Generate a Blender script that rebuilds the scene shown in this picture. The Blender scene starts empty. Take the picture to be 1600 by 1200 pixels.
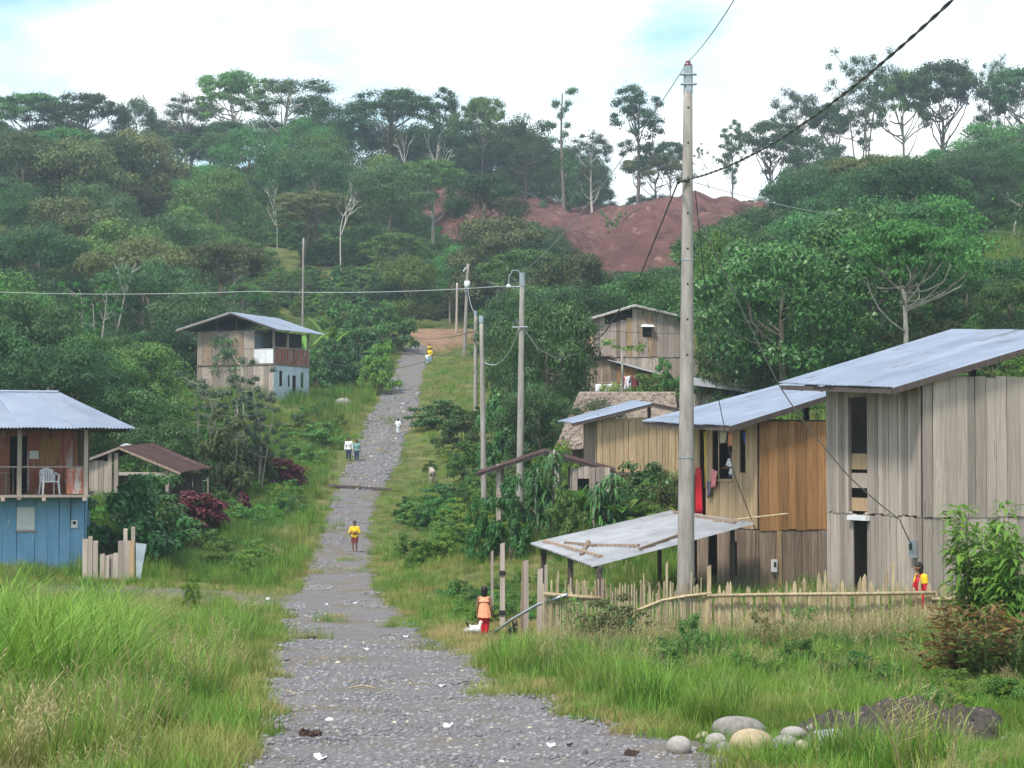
import bpy, math, random
import numpy as np
from mathutils import Vector, Matrix
S = bpy.context.scene
COL = S.collection
R = math.radians
rng = np.random.default_rng(7)
random.seed(7)
# ------------------------------------------------------------------ camera
CAMZ = 4.4; F = 3000.0; TH = math.atan(110 / 3000)
cd = bpy.data.cameras.new('camera'); cd.sensor_width = 36; cd.lens = 36 * F / 1600
cd.clip_start = 0.1; cd.clip_end = 4000
cam = bpy.data.objects.new('camera', cd); COL.objects.link(cam)
cam.location = (0, 0, CAMZ); cam.rotation_euler = (math.pi / 2 + TH, 0, 0)
S.camera = cam
# ------------------------------------------------------------------ sky and sun
SUN_EL, SUN_AZ = R(58), R(215)          # high sun veiled by cloud, over the viewer's shoulder
wd = bpy.data.worlds.new('World'); S.world = wd; wd.use_nodes = True
nt = wd.node_tree; nt.nodes.clear()
def N(t, typ, **kw):
    n = t.nodes.new(typ)
    for k, v in kw.items():
        if k.startswith('i_'):
            n.inputs[int(k[2:])].default_value = v
        else:
            setattr(n, k, v)
    return n
out = N(nt, 'ShaderNodeOutputWorld'); bg = N(nt, 'ShaderNodeBackground')
bg.inputs[1].default_value = 0.085
sky = N(nt, 'ShaderNodeTexSky', sky_type='NISHITA', sun_disc=False, sun_elevation=SUN_EL, sun_rotation=SUN_AZ, air_density=1.0, dust_density=0.1, ozone_density=1.5)
tc = N(nt, 'ShaderNodeTexCoord'); mp = N(nt, 'ShaderNodeMapping'); mp.inputs['Scale'].default_value = (1.0, 1.0, 2.6)
mp.inputs['Location'].default_value = (10.96, 5.68, 2.64)
nz = N(nt, 'ShaderNodeTexNoise'); nz.inputs['Scale'].default_value = 5.5; nz.inputs['Detail'].default_value = 7; nz.inputs['Roughness'].default_value = .52
cr = N(nt, 'ShaderNodeValToRGB'); cr.color_ramp.elements[0].position = .36; cr.color_ramp.elements[1].position = .62
mx = N(nt, 'ShaderNodeMix', data_type='RGBA'); mx.inputs[7].default_value = (8.6, 8.7, 8.9, 1)
add = N(nt, 'ShaderNodeMix', data_type='RGBA', blend_type='MULTIPLY'); add.inputs[0].default_value = 1
add.inputs[7].default_value = (.92, 1.18, 1.04, 1)
L = nt.links.new
L(tc.outputs['Generated'], mp.inputs[0]); L(mp.outputs[0], nz.inputs['Vector']); L(nz.outputs[0], cr.inputs[0])
L(cr.outputs[0], mx.inputs[0]); L(sky.outputs[0], add.inputs[6]); L(add.outputs[2], mx.inputs[6]); L(mx.outputs[2], bg.inputs[0]); L(bg.outputs[0], out.inputs[0])
sl = bpy.data.lights.new('sun', 'SUN'); sl.energy = 2.1; sl.angle = R(9); sl.color = (1, .96, .88)
sun = bpy.data.objects.new('sun', sl); COL.objects.link(sun)
sd = Vector((math.sin(SUN_AZ) * math.cos(SUN_EL), math.cos(SUN_AZ) * math.cos(SUN_EL), math.sin(SUN_EL)))
sun.rotation_euler = sd.to_track_quat('Z', 'Y').to_euler(); sun.location = (0, 0, 80)
vs = S.view_settings; vs.view_transform = 'Standard'; vs.look = 'None'; vs.exposure = 1.2; vs.gamma = 1; vs.use_curve_mapping = False
S.cycles.max_bounces = 5; S.cycles.diffuse_bounces = 2; S.cycles.glossy_bounces = 2; S.cycles.transmission_bounces = 3
S.cycles.volume_bounces = 1; S.cycles.caustics_reflective = False; S.cycles.caustics_refractive = False
S.cycles.use_denoising = True
# ------------------------------------------------------------------ pixel <-> place
def P(px, py, D):
    a = (px - 800) / F; b = (600 - py) / F
    f = Vector((a, math.cos(TH) - b * math.sin(TH), math.sin(TH) + b * math.cos(TH)))
    f *= D / f.y
    return Vector((f.x, D, CAMZ + f.z))
def PIX(x, y, z):
    z = z - CAMZ
    d = y * math.cos(TH) + z * math.sin(TH); u = -y * math.sin(TH) + z * math.cos(TH)
    return 800 + F * x / d, 600 - F * u / d
# ------------------------------------------------------------------ terrain
road_px = [(760,1200,20),(690,1150,23.6),(640,1100,28),(590,1050,36),(560,1000,46),(525,950,56),(528,900,68),(540,868,78),(550,780,98),(588,718,111),(626,620,145),(646,560,169),(655,535,182)]
road_hw = [2.6,2.4,2.2,2.1,1.9,1.5,1.15,1.05,1.05,1.5,1.45,1.15,1.0]
RD = [(P(*p).x, p[2], P(*p).z) for p in road_px]
RY = np.array([-20, 0, 10] + [r[1] for r in RD] + [192, 205]); RX = np.array([2.6, 1.6, .5] + [r[0] for r in RD] + [-7.5, -4.0])
RZ = np.array([3.4, 2.6, 1.75] + [r[2] for r in RD] + [16.6, 18.6]); RW = np.array([2.7, 2.7, 2.7] + road_hw + [1.6, 1.6])
def sm(y, V):
    y = np.asarray(y, float); a = 0
    for d in (-6, -3, 0, 3, 6): a = a + np.interp(y + d * np.clip(y / 60, .3, 1.3), RY, V)
    return a / 5
road_x = lambda y: sm(y, RX)
road_w = lambda y: sm(y, RW)
road_z = lambda y: sm(y, RZ)
ctrl = []
for y in list(range(-10, 60, 8)) + list(range(60, 205, 9)):
    xx, zz, w = float(road_x(y)), float(road_z(y)), float(road_w(y))
    ctrl += [(xx, y, zz), (xx - w * 1.15, y, zz), (xx + w * 1.15, y, zz)]
pc = lambda a, b, D: tuple(P(a, b, D))
ctrl += [pc(0,1150,20), pc(-700,1100,20), pc(0,1010,38), pc(250,1000,40), (-30,40,1.2), (-15.4,63,.66), (-20,63,.7), (-12.5,60,.35), (-32,63,1.6), pc(210,792,78), pc(120,790,78), pc(430,795,92),
  pc(300,745,100), pc(50,715,100), (-45,100,6), pc(380,626,130), pc(300,626,130), pc(460,626,129), pc(530,634,128), pc(200,600,150), (-60,150,14), (-30,200,20), (-50,200,22), (-20,200,18.5), (-90,200,25),
  (-90,300,45), (-50,300,46), (-25,300,46), (-130,300,44), (-50,255,35), (-20,250,31),
  pc(850,1000,44), pc(1500,985,41.5), pc(1600,1100,25), pc(1200,1055,32), (14,24,1.6), (24,40,1.6), (12,49,.6), (16,52,.8), (8,56,.4), (26,55,2.4), (40,60,5), pc(815,860,80), pc(752,805,88), pc(700,765,104), pc(990,792,75), pc(900,800,69),
  pc(960,722,88), pc(990,606,115), pc(1080,606,115), pc(742,690,131), pc(728,598,183), pc(690,655,120), (20,95,9), (40,100,12), (70,100,15), (10,150,13), (40,150,18), (80,150,22), (3,200,18.5), (30,200,24), (60,200,28), (100,200,31),
  pc(760,440,215), pc(950,425,215), (20,232,28.5), (0,250,30.5), (9,280,38.6), (28,285,39.4), (-5,290,41.5), pc(1300,345,280), pc(1500,330,280), (110,280,44), (28,245,32), (48,240,32), (70,240,34),
  (-60,420,38), (0,420,36), (60,420,36), (120,420,38), (-160,420,38), (0,650,30), (-200,650,30), (200,650,30), (-160,150,16), (170,150,26), (-160,20,3), (170,20,6), (-60,-30,4), (60,-30,4), (200,300,44), (-220,300,42)]
C = np.array(ctrl); CC = 5.0
def _phi(X, Y):
    return np.sqrt((X[:, None] - C[None, :, 0]) ** 2 + (Y[:, None] - C[None, :, 1]) ** 2 + CC * CC)
A = _phi(C[:, 0], C[:, 1]); n_ = len(C)
A[np.arange(n_), np.arange(n_)] += -.6
Pm = np.c_[np.ones(n_), C[:, :2]]
M = np.block([[A, Pm], [Pm.T, np.zeros((3, 3))]])
W = np.linalg.solve(M, np.r_[C[:, 2], np.zeros(3)])
def vnoise(x, y, s, seed=0):
    x = np.asarray(x, float) / s; y = np.asarray(y, float) / s
    def h(i, j):
        v = np.sin(i * 127.1 + j * 311.7 + seed * 74.7) * 43758.5453
        return v - np.floor(v)
    i = np.floor(x); j = np.floor(y); a = x - i; b = y - j
    a = a * a * (3 - 2 * a); b = b * b * (3 - 2 * b)
    return (h(i, j) * (1 - a) + h(i + 1, j) * a) * (1 - b) + (h(i, j + 1) * (1 - a) + h(i + 1, j + 1) * a) * b
def gz(x, y):
    sc = np.ndim(x) == 0
    X = np.atleast_1d(np.asarray(x, float)).ravel(); Y = np.atleast_1d(np.asarray(y, float)).ravel()
    o = np.empty(len(X))
    for k in range(0, len(X), 20000):
        s = slice(k, k + 20000)
        o[s] = _phi(X[s], Y[s]) @ W[:n_] + W[n_] + W[n_ + 1] * X[s] + W[n_ + 2] * Y[s]
    d = np.abs(X - road_x(Y)) - road_w(Y)
    f = np.clip((d - .3) / 2.5, 0, 1); f = np.where(Y > 200, 1, f)
    far = np.clip((Y - 120) / 120, 0, 1)
    o += f * (.16 * (vnoise(X, Y, 1.7) - .5) + .3 * (vnoise(X, Y, 5.3, 2) - .5)) + far * 5 * (vnoise(X, Y, 33, 3) - .5) * f
    # foot-worn dip of the carriageway
    return float(o[0]) if sc else o
# ------------------------------------------------------------------ node materials
MATS = {}
def newmat(name):
    m = bpy.data.materials.new(name); m.use_nodes = True; t = m.node_tree
    MATS[name] = m
    return m, t, t.nodes['Principled BSDF'], t.links.new
def surf(name, c1, c2, scale=4, stretch=(1, 1, 1), rough=.8, bump=.2, orand=.25, detail=6, metallic=0, spots=None, coord='Object', spec=.3, c3=None, bscale=None, bdist=.02):
    """two-tone noise surface; orand varies brightness from object to object; spots = (colour, scale, threshold)"""
    m, t, b, L = newmat(name)
    tc = N(t, 'ShaderNodeTexCoord'); oi = N(t, 'ShaderNodeObjectInfo'); mp = N(t, 'ShaderNodeMapping')
    mp.inputs['Scale'].default_value = stretch
    off = N(t, 'ShaderNodeVectorMath', operation='SCALE'); off.inputs[0].default_value = (17, 31, 13)
    L(oi.outputs['Random'], off.inputs['Scale']); L(off.outputs[0], mp.inputs['Location'])
    L(tc.outputs[coord], mp.inputs[0])
    nz = N(t, 'ShaderNodeTexNoise'); nz.inputs['Scale'].default_value = scale; nz.inputs['Detail'].default_value = detail; nz.inputs['Roughness'].default_value = .62
    L(mp.outputs[0], nz.inputs['Vector'])
    cr = N(t, 'ShaderNodeValToRGB'); e = cr.color_ramp.elements
    e[0].position = .32; e[1].position = .68; e[0].color = (*c1, 1); e[1].color = (*c2, 1)
    if c3: x = e.new(.5); x.color = (*c3, 1)
    L(nz.outputs[0], cr.inputs[0]); col = cr.outputs[0]
    if spots:
        n2 = N(t, 'ShaderNodeTexNoise'); n2.inputs['Scale'].default_value = spots[1]; n2.inputs['Detail'].default_value = 5; n2.inputs['Roughness'].default_value = .65
        L(mp.outputs[0], n2.inputs['Vector'])
        r2 = N(t, 'ShaderNodeValToRGB'); r2.color_ramp.elements[0].position = spots[2]; r2.color_ramp.elements[1].position = spots[2] + .08
        L(n2.outputs[0], r2.inputs[0]); mx = N(t, 'ShaderNodeMix', data_type='RGBA'); mx.inputs[7].default_value = (*spots[0], 1)
        L(r2.outputs[0], mx.inputs[0]); L(col, mx.inputs[6]); col = mx.outputs[2]
    if orand:
        hs = N(t, 'ShaderNodeHueSaturation'); mr = N(t, 'ShaderNodeMapRange')
        mr.inputs[3].default_value = 1 - orand; mr.inputs[4].default_value = 1 + orand
        L(oi.outputs['Random'], mr.inputs[0]); L(mr.outputs[0], hs.inputs['Value']); L(col, hs.inputs['Color']); col = hs.outputs[0]
    L(col, b.inputs['Base Color'])
    b.inputs['Roughness'].default_value = rough; b.inputs['Metallic'].default_value = metallic; b.inputs['Specular IOR Level'].default_value = spec
    if bump:
        bp = N(t, 'ShaderNodeBump'); bp.inputs['Strength'].default_value = bump; bp.inputs['Distance'].default_value = bdist
        if bscale:
            nb = N(t, 'ShaderNodeTexNoise'); nb.inputs['Scale'].default_value = bscale; nb.inputs['Detail'].default_value = 4; L(mp.outputs[0], nb.inputs['Vector']); L(nb.outputs[0], bp.inputs['Height'])
        else: L(nz.outputs[0], bp.inputs['Height'])
        L(bp.outputs[0], b.inputs['Normal'])
    return m
def leafmat(name, dark, light, hue=.02, val=.25, trans=.35, rough=.55, patch=None):
    """leaves: each leaf its own tone, each plant its own tint; patch = second colour in soft world-space drifts"""
    m, t, b, L = newmat(name)
    ge = N(t, 'ShaderNodeNewGeometry'); oi = N(t, 'ShaderNodeObjectInfo')
    mx = N(t, 'ShaderNodeMix', data_type='RGBA'); mx.inputs[6].default_value = (*dark, 1); mx.inputs[7].default_value = (*light, 1)
    L(ge.outputs['Random Per Island'], mx.inputs[0]); col = mx.outputs[2]
    if patch:
        nz = N(t, 'ShaderNodeTexNoise'); nz.inputs['Scale'].default_value = patch[1]; nz.inputs['Detail'].default_value = 3
        L(ge.outputs['Position'], nz.inputs['Vector'])
        cr = N(t, 'ShaderNodeValToRGB'); cr.color_ramp.elements[0].position = patch[2]; cr.color_ramp.elements[1].position = patch[2] + .22
        L(nz.outputs[0], cr.inputs[0]); m2 = N(t, 'ShaderNodeMix', data_type='RGBA'); m2.inputs[7].default_value = (*patch[0], 1)
        L(cr.outputs[0], m2.inputs[0]); L(col, m2.inputs[6]); col = m2.outputs[2]
    hs = N(t, 'ShaderNodeHueSaturation')
    a = N(t, 'ShaderNodeMapRange'); a.inputs[3].default_value = .5 - hue; a.inputs[4].default_value = .5 + hue
    c = N(t, 'ShaderNodeMapRange'); c.inputs[3].default_value = 1 - val; c.inputs[4].default_value = 1 + val
    w = N(t, 'ShaderNodeMath', operation='FRACT'); w2 = N(t, 'ShaderNodeMath', operation='MULTIPLY'); w2.inputs[1].default_value = 7.31
    L(oi.outputs['Random'], w2.inputs[0]); L(w2.outputs[0], w.inputs[0])
    L(oi.outputs['Random'], a.inputs[0]); L(w.outputs[0], c.inputs[0]); L(a.outputs[0], hs.inputs['Hue']); L(c.outputs[0], hs.inputs['Value']); L(col, hs.inputs['Color'])
    L(hs.outputs[0], b.inputs['Base Color']); b.inputs['Roughness'].default_value = rough; b.inputs['Specular IOR Level'].default_value = .25
    tr = N(t, 'ShaderNodeBsdfTranslucent'); L(hs.outputs[0], tr.inputs[0])
    ms = N(t, 'ShaderNodeMixShader'); ms.inputs[0].default_value = trans
    L(b.outputs[0], ms.inputs[1]); L(tr.outputs[0], ms.inputs[2]); L(ms.outputs[0], t.nodes['Material Output'].inputs[0])
    return m
# ------------------------------------------------------------------ mesh building
class MB:
    def __init__(s): s.v = []; s.f = []
    def add(s, vs, fs):
        o = len(s.v); s.v += [tuple(p) for p in vs]; s.f += [tuple(i + o for i in f) for f in fs]; return s
    def hexa(s, p):      # p: 4 bottom then 4 top, same winding
        return s.add(p, [(3, 2, 1, 0), (4, 5, 6, 7), (0, 1, 5, 4), (1, 2, 6, 5), (2, 3, 7, 6), (3, 0, 4, 7)])
    def box(s, x0, y0, z0, x1, y1, z1):
        return s.hexa([(x0, y0, z0), (x1, y0, z0), (x1, y1, z0), (x0, y1, z0), (x0, y0, z1), (x1, y0, z1), (x1, y1, z1), (x0, y1, z1)])
    def tube(s, pts, rad, n=6, cap=True):
        pts = [Vector(p) for p in pts]; rad = rad if hasattr(rad, '__len__') else [rad] * len(pts)
        o = len(s.v); up = Vector((.31, .17, .93))
        for i, p in enumerate(pts):
            t = (pts[min(i + 1, len(pts) - 1)] - pts[max(i - 1, 0)]); t = t.normalized() if t.length > 1e-9 else Vector((0, 0, 1))
            a = t.cross(up); a = a.normalized() if a.length > 1e-3 else t.orthogonal().normalized(); b = t.cross(a)
            for k in range(n):
                w = 2 * math.pi * k / n; s.v.append(tuple(p + (a * math.cos(w) + b * math.sin(w)) * rad[i]))
        for i in range(len(pts) - 1):
            for k in range(n):
                k2 = (k + 1) % n; s.f.append((o + i * n + k, o + i * n + k2, o + (i + 1) * n + k2, o + (i + 1) * n + k))
        if cap:
            s.f.append(tuple(o + k for k in range(n))[::-1]); e = o + (len(pts) - 1) * n; s.f.append(tuple(e + k for k in range(n)))
        return s
    def build(s, name, mat, parent=None, smooth=False):
        return mkobj(name, mkmesh(name, s.v, s.f, mat, smooth), parent)
def mkmesh(name, v, f, mat, smooth=False):
    me = bpy.data.meshes.new(name)
    if isinstance(v, np.ndarray):
        v = np.ascontiguousarray(v, np.float32); f = np.ascontiguousarray(f, np.int32); k = f.shape[1]
        me.vertices.add(len(v)); me.vertices.foreach_set('co', v.ravel())
        me.loops.add(f.size); me.loops.foreach_set('vertex_index', f.ravel())
        me.polygons.add(len(f)); me.polygons.foreach_set('loop_start', np.arange(0, f.size, k, dtype=np.int32))
        try: me.polygons.foreach_set('loop_total', np.full(len(f), k, np.int32))
        except Exception: pass
        me.update(calc_edges=True)
    else:
        me.from_pydata(v, [], f); me.update()
    if isinstance(mat, str): mat = MATS[mat]
    if mat: me.materials.append(mat)
    if smooth: me.polygons.foreach_set('use_smooth', np.ones(len(me.polygons), bool))
    return me
def mkobj(name, me, parent=None, kind=None):
    o = bpy.data.objects.new(name, me); COL.objects.link(o)
    if parent: o.parent = parent
    if kind: o['kind'] = kind
    return o
def tag(o, label, cat, group=None):
    o['label'] = label; o['category'] = cat
    if group: o['group'] = group
    return o
def thing(name, label, cat, loc=(0, 0, 0), rz=0, group=None):
    o = bpy.data.objects.new(name, None); COL.objects.link(o); o.empty_display_size = .2
    o.location = loc; o.rotation_euler = (0, 0, rz)
    return tag(o, label, cat, group)
def place(o, loc, rz=0, sc=1.0):
    o.location = loc; o.rotation_euler = (0, 0, rz); o.scale = (sc,) * 3 if not hasattr(sc, '__len__') else sc
    return o
def copytree(o, parent=None):
    c = o.copy(); COL.objects.link(c); c.parent = parent
    for ch in o.children: copytree(ch, c)
    return c
# ------------------------------------------------------------------ ground, road, cutting
surf('ground', (.085, .085, .04), (.11, .15, .035), scale=.6, rough=1, bump=.3, orand=0, spots=((.17, .145, .07), .25, .60), spec=.1)
surf('gravel', (.088, .082, .085), (.235, .220, .222), scale=14, rough=.95, bump=1, orand=0, spots=((.155, .135, .105), .5, .52), spec=.15, bscale=30, detail=12, bdist=.04)
surf('soil', (.17, .105, .065), (.27, .18, .115), scale=.8, rough=1, bump=.5, orand=0, spec=.1)
surf('redearth', (.066, .030, .029), (.142, .068, .060), scale=.3, rough=1, bump=1.0, orand=0, spots=((.21, .125, .10), .5, .58), spec=.1, detail=12, bscale=.7, bdist=.6)
ys = np.concatenate([np.arange(-40, 60, .6), np.arange(60, 200, 1.1), np.arange(200, 460, 3.2), np.arange(460, 1500, 45)])
xs = np.concatenate([-np.geomspace(15, 900, 70)[::-1], np.arange(-14.7, 14.8, .3), np.geomspace(15, 900, 70)])
GX, GY = np.meshgrid(xs, ys); gv = np.c_[GX.ravel(), GY.ravel(), gz(GX.ravel(), GY.ravel())]
gv[:, 2] = np.where(gv[:, 1] > 460, np.minimum(gv[:, 2], 38), gv[:, 2])
nx = len(xs); ii = (np.arange(len(ys) - 1)[:, None] * nx + np.arange(nx - 1)[None, :]).ravel()
mkobj('ground', mkmesh('ground', gv, np.c_[ii, ii + 1, ii + nx + 1, ii + nx], 'ground', True), None, 'structure')
def ribbon(name, cx, cw, y0, y1, dy, mat, lift=.025, nc=22, ragged=.34):
    yy = np.arange(y0, y1, dy); t = np.linspace(-1, 1, nc)
    Wl = cw(yy) * (1 + ragged * (vnoise(yy, yy * 0, 2.3, 5) - .5) + ragged * (vnoise(yy, yy * 0, .7, 6) - .5)); Wr = cw(yy) * (1 + ragged * (vnoise(yy, yy * 0, 2.9, 8) - .5) + ragged * (vnoise(yy, yy * 0, .8, 9) - .5))
    X = cx(yy)[:, None] + np.where(t[None] < 0, t[None] * Wl[:, None], t[None] * Wr[:, None]); Y = np.repeat(yy[:, None], nc, 1)
    Z = gz(X.ravel(), Y.ravel()) + lift + .03 * (vnoise(X.ravel(), Y.ravel(), .5, 3) - .3)
    e = np.abs(np.repeat(t[None], len(yy), 0)).ravel(); Z -= np.where(e > .99, .07, 0)
    i = (np.arange(len(yy) - 1)[:, None] * nc + np.arange(nc - 1)[None]).ravel()
    return mkobj(name, mkmesh(name, np.c_[X.ravel(), Y.ravel(), Z], np.c_[i, i + 1, i + nc + 1, i + nc], mat, True), None, 'structure')
ribbon('gravel_road', road_x, road_w, -15, 186, .4, 'gravel')
ribbon('dirt_bank', road_x, lambda y: 1.5 + 2.6 * np.clip((y - 184) / 8, 0, 1), 184, 204, .6, 'soil', .06)
# side track to the blue house
t = np.linspace(0, 1, 40); sx = -5.0 - 13 * t; syc = 57.5 + 1.2 * t; V = []
for k in range(40):
    for j in range(8):
        w = (j / 7 - .5) * (6.5 - 4.5 * t[k] ** .6) * (1 + .3 * (vnoise(sx[k], j * 0., 1.1, 4) - .5)); V.append((sx[k], syc[k] + w))
V = np.array(V); vz = gz(V[:, 0], V[:, 1]) + .03; i = (np.arange(39)[:, None] * 8 + np.arange(7)[None]).ravel()
mkobj('side_track', mkmesh('side_track', np.c_[V, vz], np.c_[i, i + 8, i + 9, i + 1], 'gravel', True), None, 'structure')
# red earth cutting: mound, gully, tongue
def cutz(X, Y):
    z = gz(X, Y); wd_ = np.interp(Y, [205, 225, 270, 290], [7, 14, 23, 26]); u = (X - np.interp(Y, [205, 240, 285], [13, 13, 15])) / wd_; v = (Y - 250) / 42
    m = np.clip(1.12 - np.maximum(np.abs(u), np.abs(v)) - .12 * (vnoise(X, Y, 8, 14) - .5), 0, 1); m = np.clip(m * 5, 0, 1)
    gl = np.exp(-((X - (7 + (Y - 215) * .24)) / 4.4) ** 2) * np.clip((Y - 210) / 12, 0, 1) * np.clip((276 - Y) / 18, 0, 1)
    rd = np.exp(-((X - (15 + (Y - 215) * .24)) / 3.6) ** 2) * np.clip((278 - Y) / 25, 0, 1)
    ter = 2.2 * (vnoise(X, Y, 9, 11) - .5) + .8 * (vnoise(X, Y, 3.2, 12) - .5) + 1.3 * (np.abs(vnoise(X + .35 * Y, Y * .25, 2.4, 15) - .5) - .25) + .6 * (vnoise(X, Y, 1.3, 13) - .5) + .5 * np.tanh(6 * (vnoise(X, Y * 1.6, 14, 16) - .5))
    return z + np.where(m > 0, .4 + m * (3.4 - 4.2 * gl + 2.4 * rd + ter), -1.2)
cx = np.linspace(-24, 46, 260); cy = np.linspace(202, 298, 260); CX, CY = np.meshgrid(cx, cy)
i = (np.arange(259)[:, None] * 260 + np.arange(259)[None]).ravel()
mkobj('earth_cutting', mkmesh('earth_cutting', np.c_[CX.ravel(), CY.ravel(), cutz(CX.ravel(), CY.ravel())], np.c_[i, i + 1, i + 261, i + 260], 'redearth', True), None, 'structure')
# ================================================================== vegetation kit
def leaves(c, d, n, l, w, droop=.25):
    """one folded four-corner leaf per row: c base, d direction, n rough normal, l length, w width"""
    d = d / (np.linalg.norm(d, axis=1, keepdims=True) + 1e-9); s = np.cross(d, n); s /= (np.linalg.norm(s, axis=1, keepdims=True) + 1e-9)
    l = l[:, None]; w = w[:, None]; dn = np.array([0, 0, -1.0])
    v = np.stack([c, c + d * l * .5 + s * w * .5 + dn * l * droop * .1, c + d * l + dn * l * droop, c + d * l * .5 - s * w * .5 + dn * l * droop * .1], 1).reshape(-1, 3)
    return v, np.arange(len(c) * 4).reshape(-1, 4)
def rdir(r, n):
    v = r.normal(size=(n, 3)); return v / np.linalg.norm(v, axis=1, keepdims=True)
def clump_leaves(r, cen, rad, flat, per, ls, asp=.6, droop=.25, ex=.3):
    cen = np.asarray(cen, float); k = len(cen); rad = np.broadcast_to(rad, (k,))
    n = per * k; idx = np.repeat(np.arange(k), per); u = rdir(r, n); u[:, 2] = np.where(u[:, 2] < -.3, -u[:, 2], u[:, 2])
    q = (r.random(n) ** ex)
    p = cen[idx] + u * (rad[idx] * q)[:, None] * np.array([1, 1, flat])
    t_ = rdir(r, n); d = t_ - (t_ * u).sum(1, keepdims=True) * u * .75 + np.array([0, 0, -.15]); nn = u + rdir(r, n) * .45 + np.array([0, 0, .2])
    l = ls * (.6 + .8 * r.random(n))
    return leaves(p, d, nn, l, l * asp, droop)
def limb(mb, r, a, b, r0, r1, n=5, bend=.15, seg=4):
    a = np.array(a, float); b = np.array(b, float); L_ = np.linalg.norm(b - a); off = r.normal(size=3) * L_ * bend
    off[2] = -abs(off[2]) * .5
    pts = [a + (b - a) * t + off * math.sin(math.pi * t) for t in np.linspace(0, 1, seg + 1)]
    mb.tube(pts, list(np.linspace(r0, r1, seg + 1)), n); return pts
def gen_tree(seed, style, H, cw, leaf='leaf_dark', bark='bark_dark', nl=11500, ls=.25):
    r = np.random.default_rng(seed); mb = MB(); cl = []; rad = []; flat = .75
    tr = H * .016 + .06
    lean = r.normal(size=2) * H * .03
    top = np.array([lean[0], lean[1], H * .8])
    spine = lambda t: np.array([lean[0] * t + H * .012 * math.sin(5 * t + seed), lean[1] * t + H * .012 * math.cos(4 * t + seed), H * .8 * t])
    def sub(base, tip, r0, k=3, spread=.3):
        pts = limb(mb, r, base, tip, r0, r0 * .35)
        for _ in range(k):
            q = pts[r.integers(2, 5)]; e = np.array(tip) + r.normal(size=3) * cw * spread * .28; e[2] = min(e[2], tip[2]); limb(mb, r, q, e, r0 * .4, r0 * .15, 4, .1, 2)
    if style == 'dome':
        mb.tube([spine(t) for t in np.linspace(-.06, .8, 6)], list(np.linspace(tr, tr * .5, 6)), 7)
        for k in range(30):
            a = r.random() * 6.283; e = math.asin(min(1, .02 + .98 * r.random())); q = .55 + .45 * r.random()
            c = np.array([math.cos(a) * math.cos(e) * cw / 2 * q, math.sin(a) * math.cos(e) * cw / 2 * q, H * .52 + math.sin(e) * H * .40 * q]); c[:2] += lean * .7
            cl.append(c); rad.append(cw * (.12 + .08 * r.random()))
            if k % 3 == 0: b_ = spine(.4 + .3 * r.random()); sub(b_, b_ + (c - b_) * .8, tr * .35, 1, .15)
        for k in range(12):
            a = r.random() * 6.283; cl.append(np.array([math.cos(a) * cw * .33, math.sin(a) * cw * .33, H * (.22 + .3 * r.random())])); rad.append(cw * .17)
    elif style == 'bush':
        for k in range(46):
            a = r.random() * 6.283; e = math.asin(r.random()); q = .45 + .55 * r.random(); c = np.array([math.cos(a) * math.cos(e) * cw / 2 * q, math.sin(a) * math.cos(e) * cw / 2 * q, H * .08 + math.sin(e) * H * .8 * q]); cl.append(c); rad.append(cw * (.07 + .07 * r.random()))
            if k % 3 == 0: limb(mb, r, (c[0] * .1, c[1] * .1, -.1), c, .03, .008, 5, .1, 4)
    elif style == 'umbrella':
        mb.tube([spine(t) for t in np.linspace(-.06, .75, 6)], list(np.linspace(tr, tr * .5, 6)), 7); flat = .5; lob = r.random(3) * 6
        for k in range(80):
            a = r.random() * 6.283; q = math.sqrt(r.random()) * (.78 + .22 * math.sin(3 * a + lob[0]) + .12 * math.sin(5 * a + lob[1])); z = H * (.93 - .22 * q * q) - (k % 4) * H * .07 * r.random() + H * .05 * math.sin(4 * a + lob[2]) * q
            c = np.array([math.cos(a) * cw / 2 * q + lean[0], math.sin(a) * cw / 2 * q + lean[1], z]); cl.append(c); rad.append(cw * (.055 + .06 * r.random()))
            if k % 5 == 0: sub(spine(.45 + .35 * r.random()), c - np.array([0, 0, .2]), tr * .35, 1, .15)
    elif style == 'tall':
        mb.tube([spine(t) for t in np.linspace(-.06, 1.05, 8)], list(np.linspace(tr, tr * .3, 8)), 7); flat = .65
        for k in range(52):
            t = .46 + .64 * r.random() ** .8; a = r.random() * 6.283; q = cw / 2 * (.35 + .65 * r.random()) * (1.15 - abs(t - .85))
            c = spine(t) + np.array([math.cos(a) * q, math.sin(a) * q, H * .05 * r.random()]); cl.append(c); rad.append(cw * (.10 + .11 * r.random()))
            if k % 4 == 0: sub(spine(max(.3, t - .22)), c, tr * .35, 2, .2)
        cl.append(spine(1.1)); rad.append(cw * .16)
    elif style == 'multi':
        flat = .6
        for s_ in range(4):
            a = s_ * 1.57 + r.random(); b0 = np.array([math.cos(a) * cw * .06, math.sin(a) * cw * .06, -.5]); tp = np.array([math.cos(a) * cw * .3 * (.6 + .6 * r.random()), math.sin(a) * cw * .3, H * (.72 + .2 * r.random())])
            pts = limb(mb, r, b0, tp, tr * .7, tr * .25, 6, .06, 6)
            for k in range(22):
                q = pts[r.integers(4, 7)]; c = q + np.array([r.normal() * cw * .19, r.normal() * cw * .19, H * (-.02 + .17 * r.random())]); cl.append(c); rad.append(cw * (.07 + .09 * r.random()))
                if k % 4 == 0: sub(q, c, tr * .25, 2, .15)
    elif style == 'column':
        mb.tube([spine(t) for t in np.linspace(-.06, 1.1, 7)], list(np.linspace(tr, tr * .3, 7)), 6)
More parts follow.
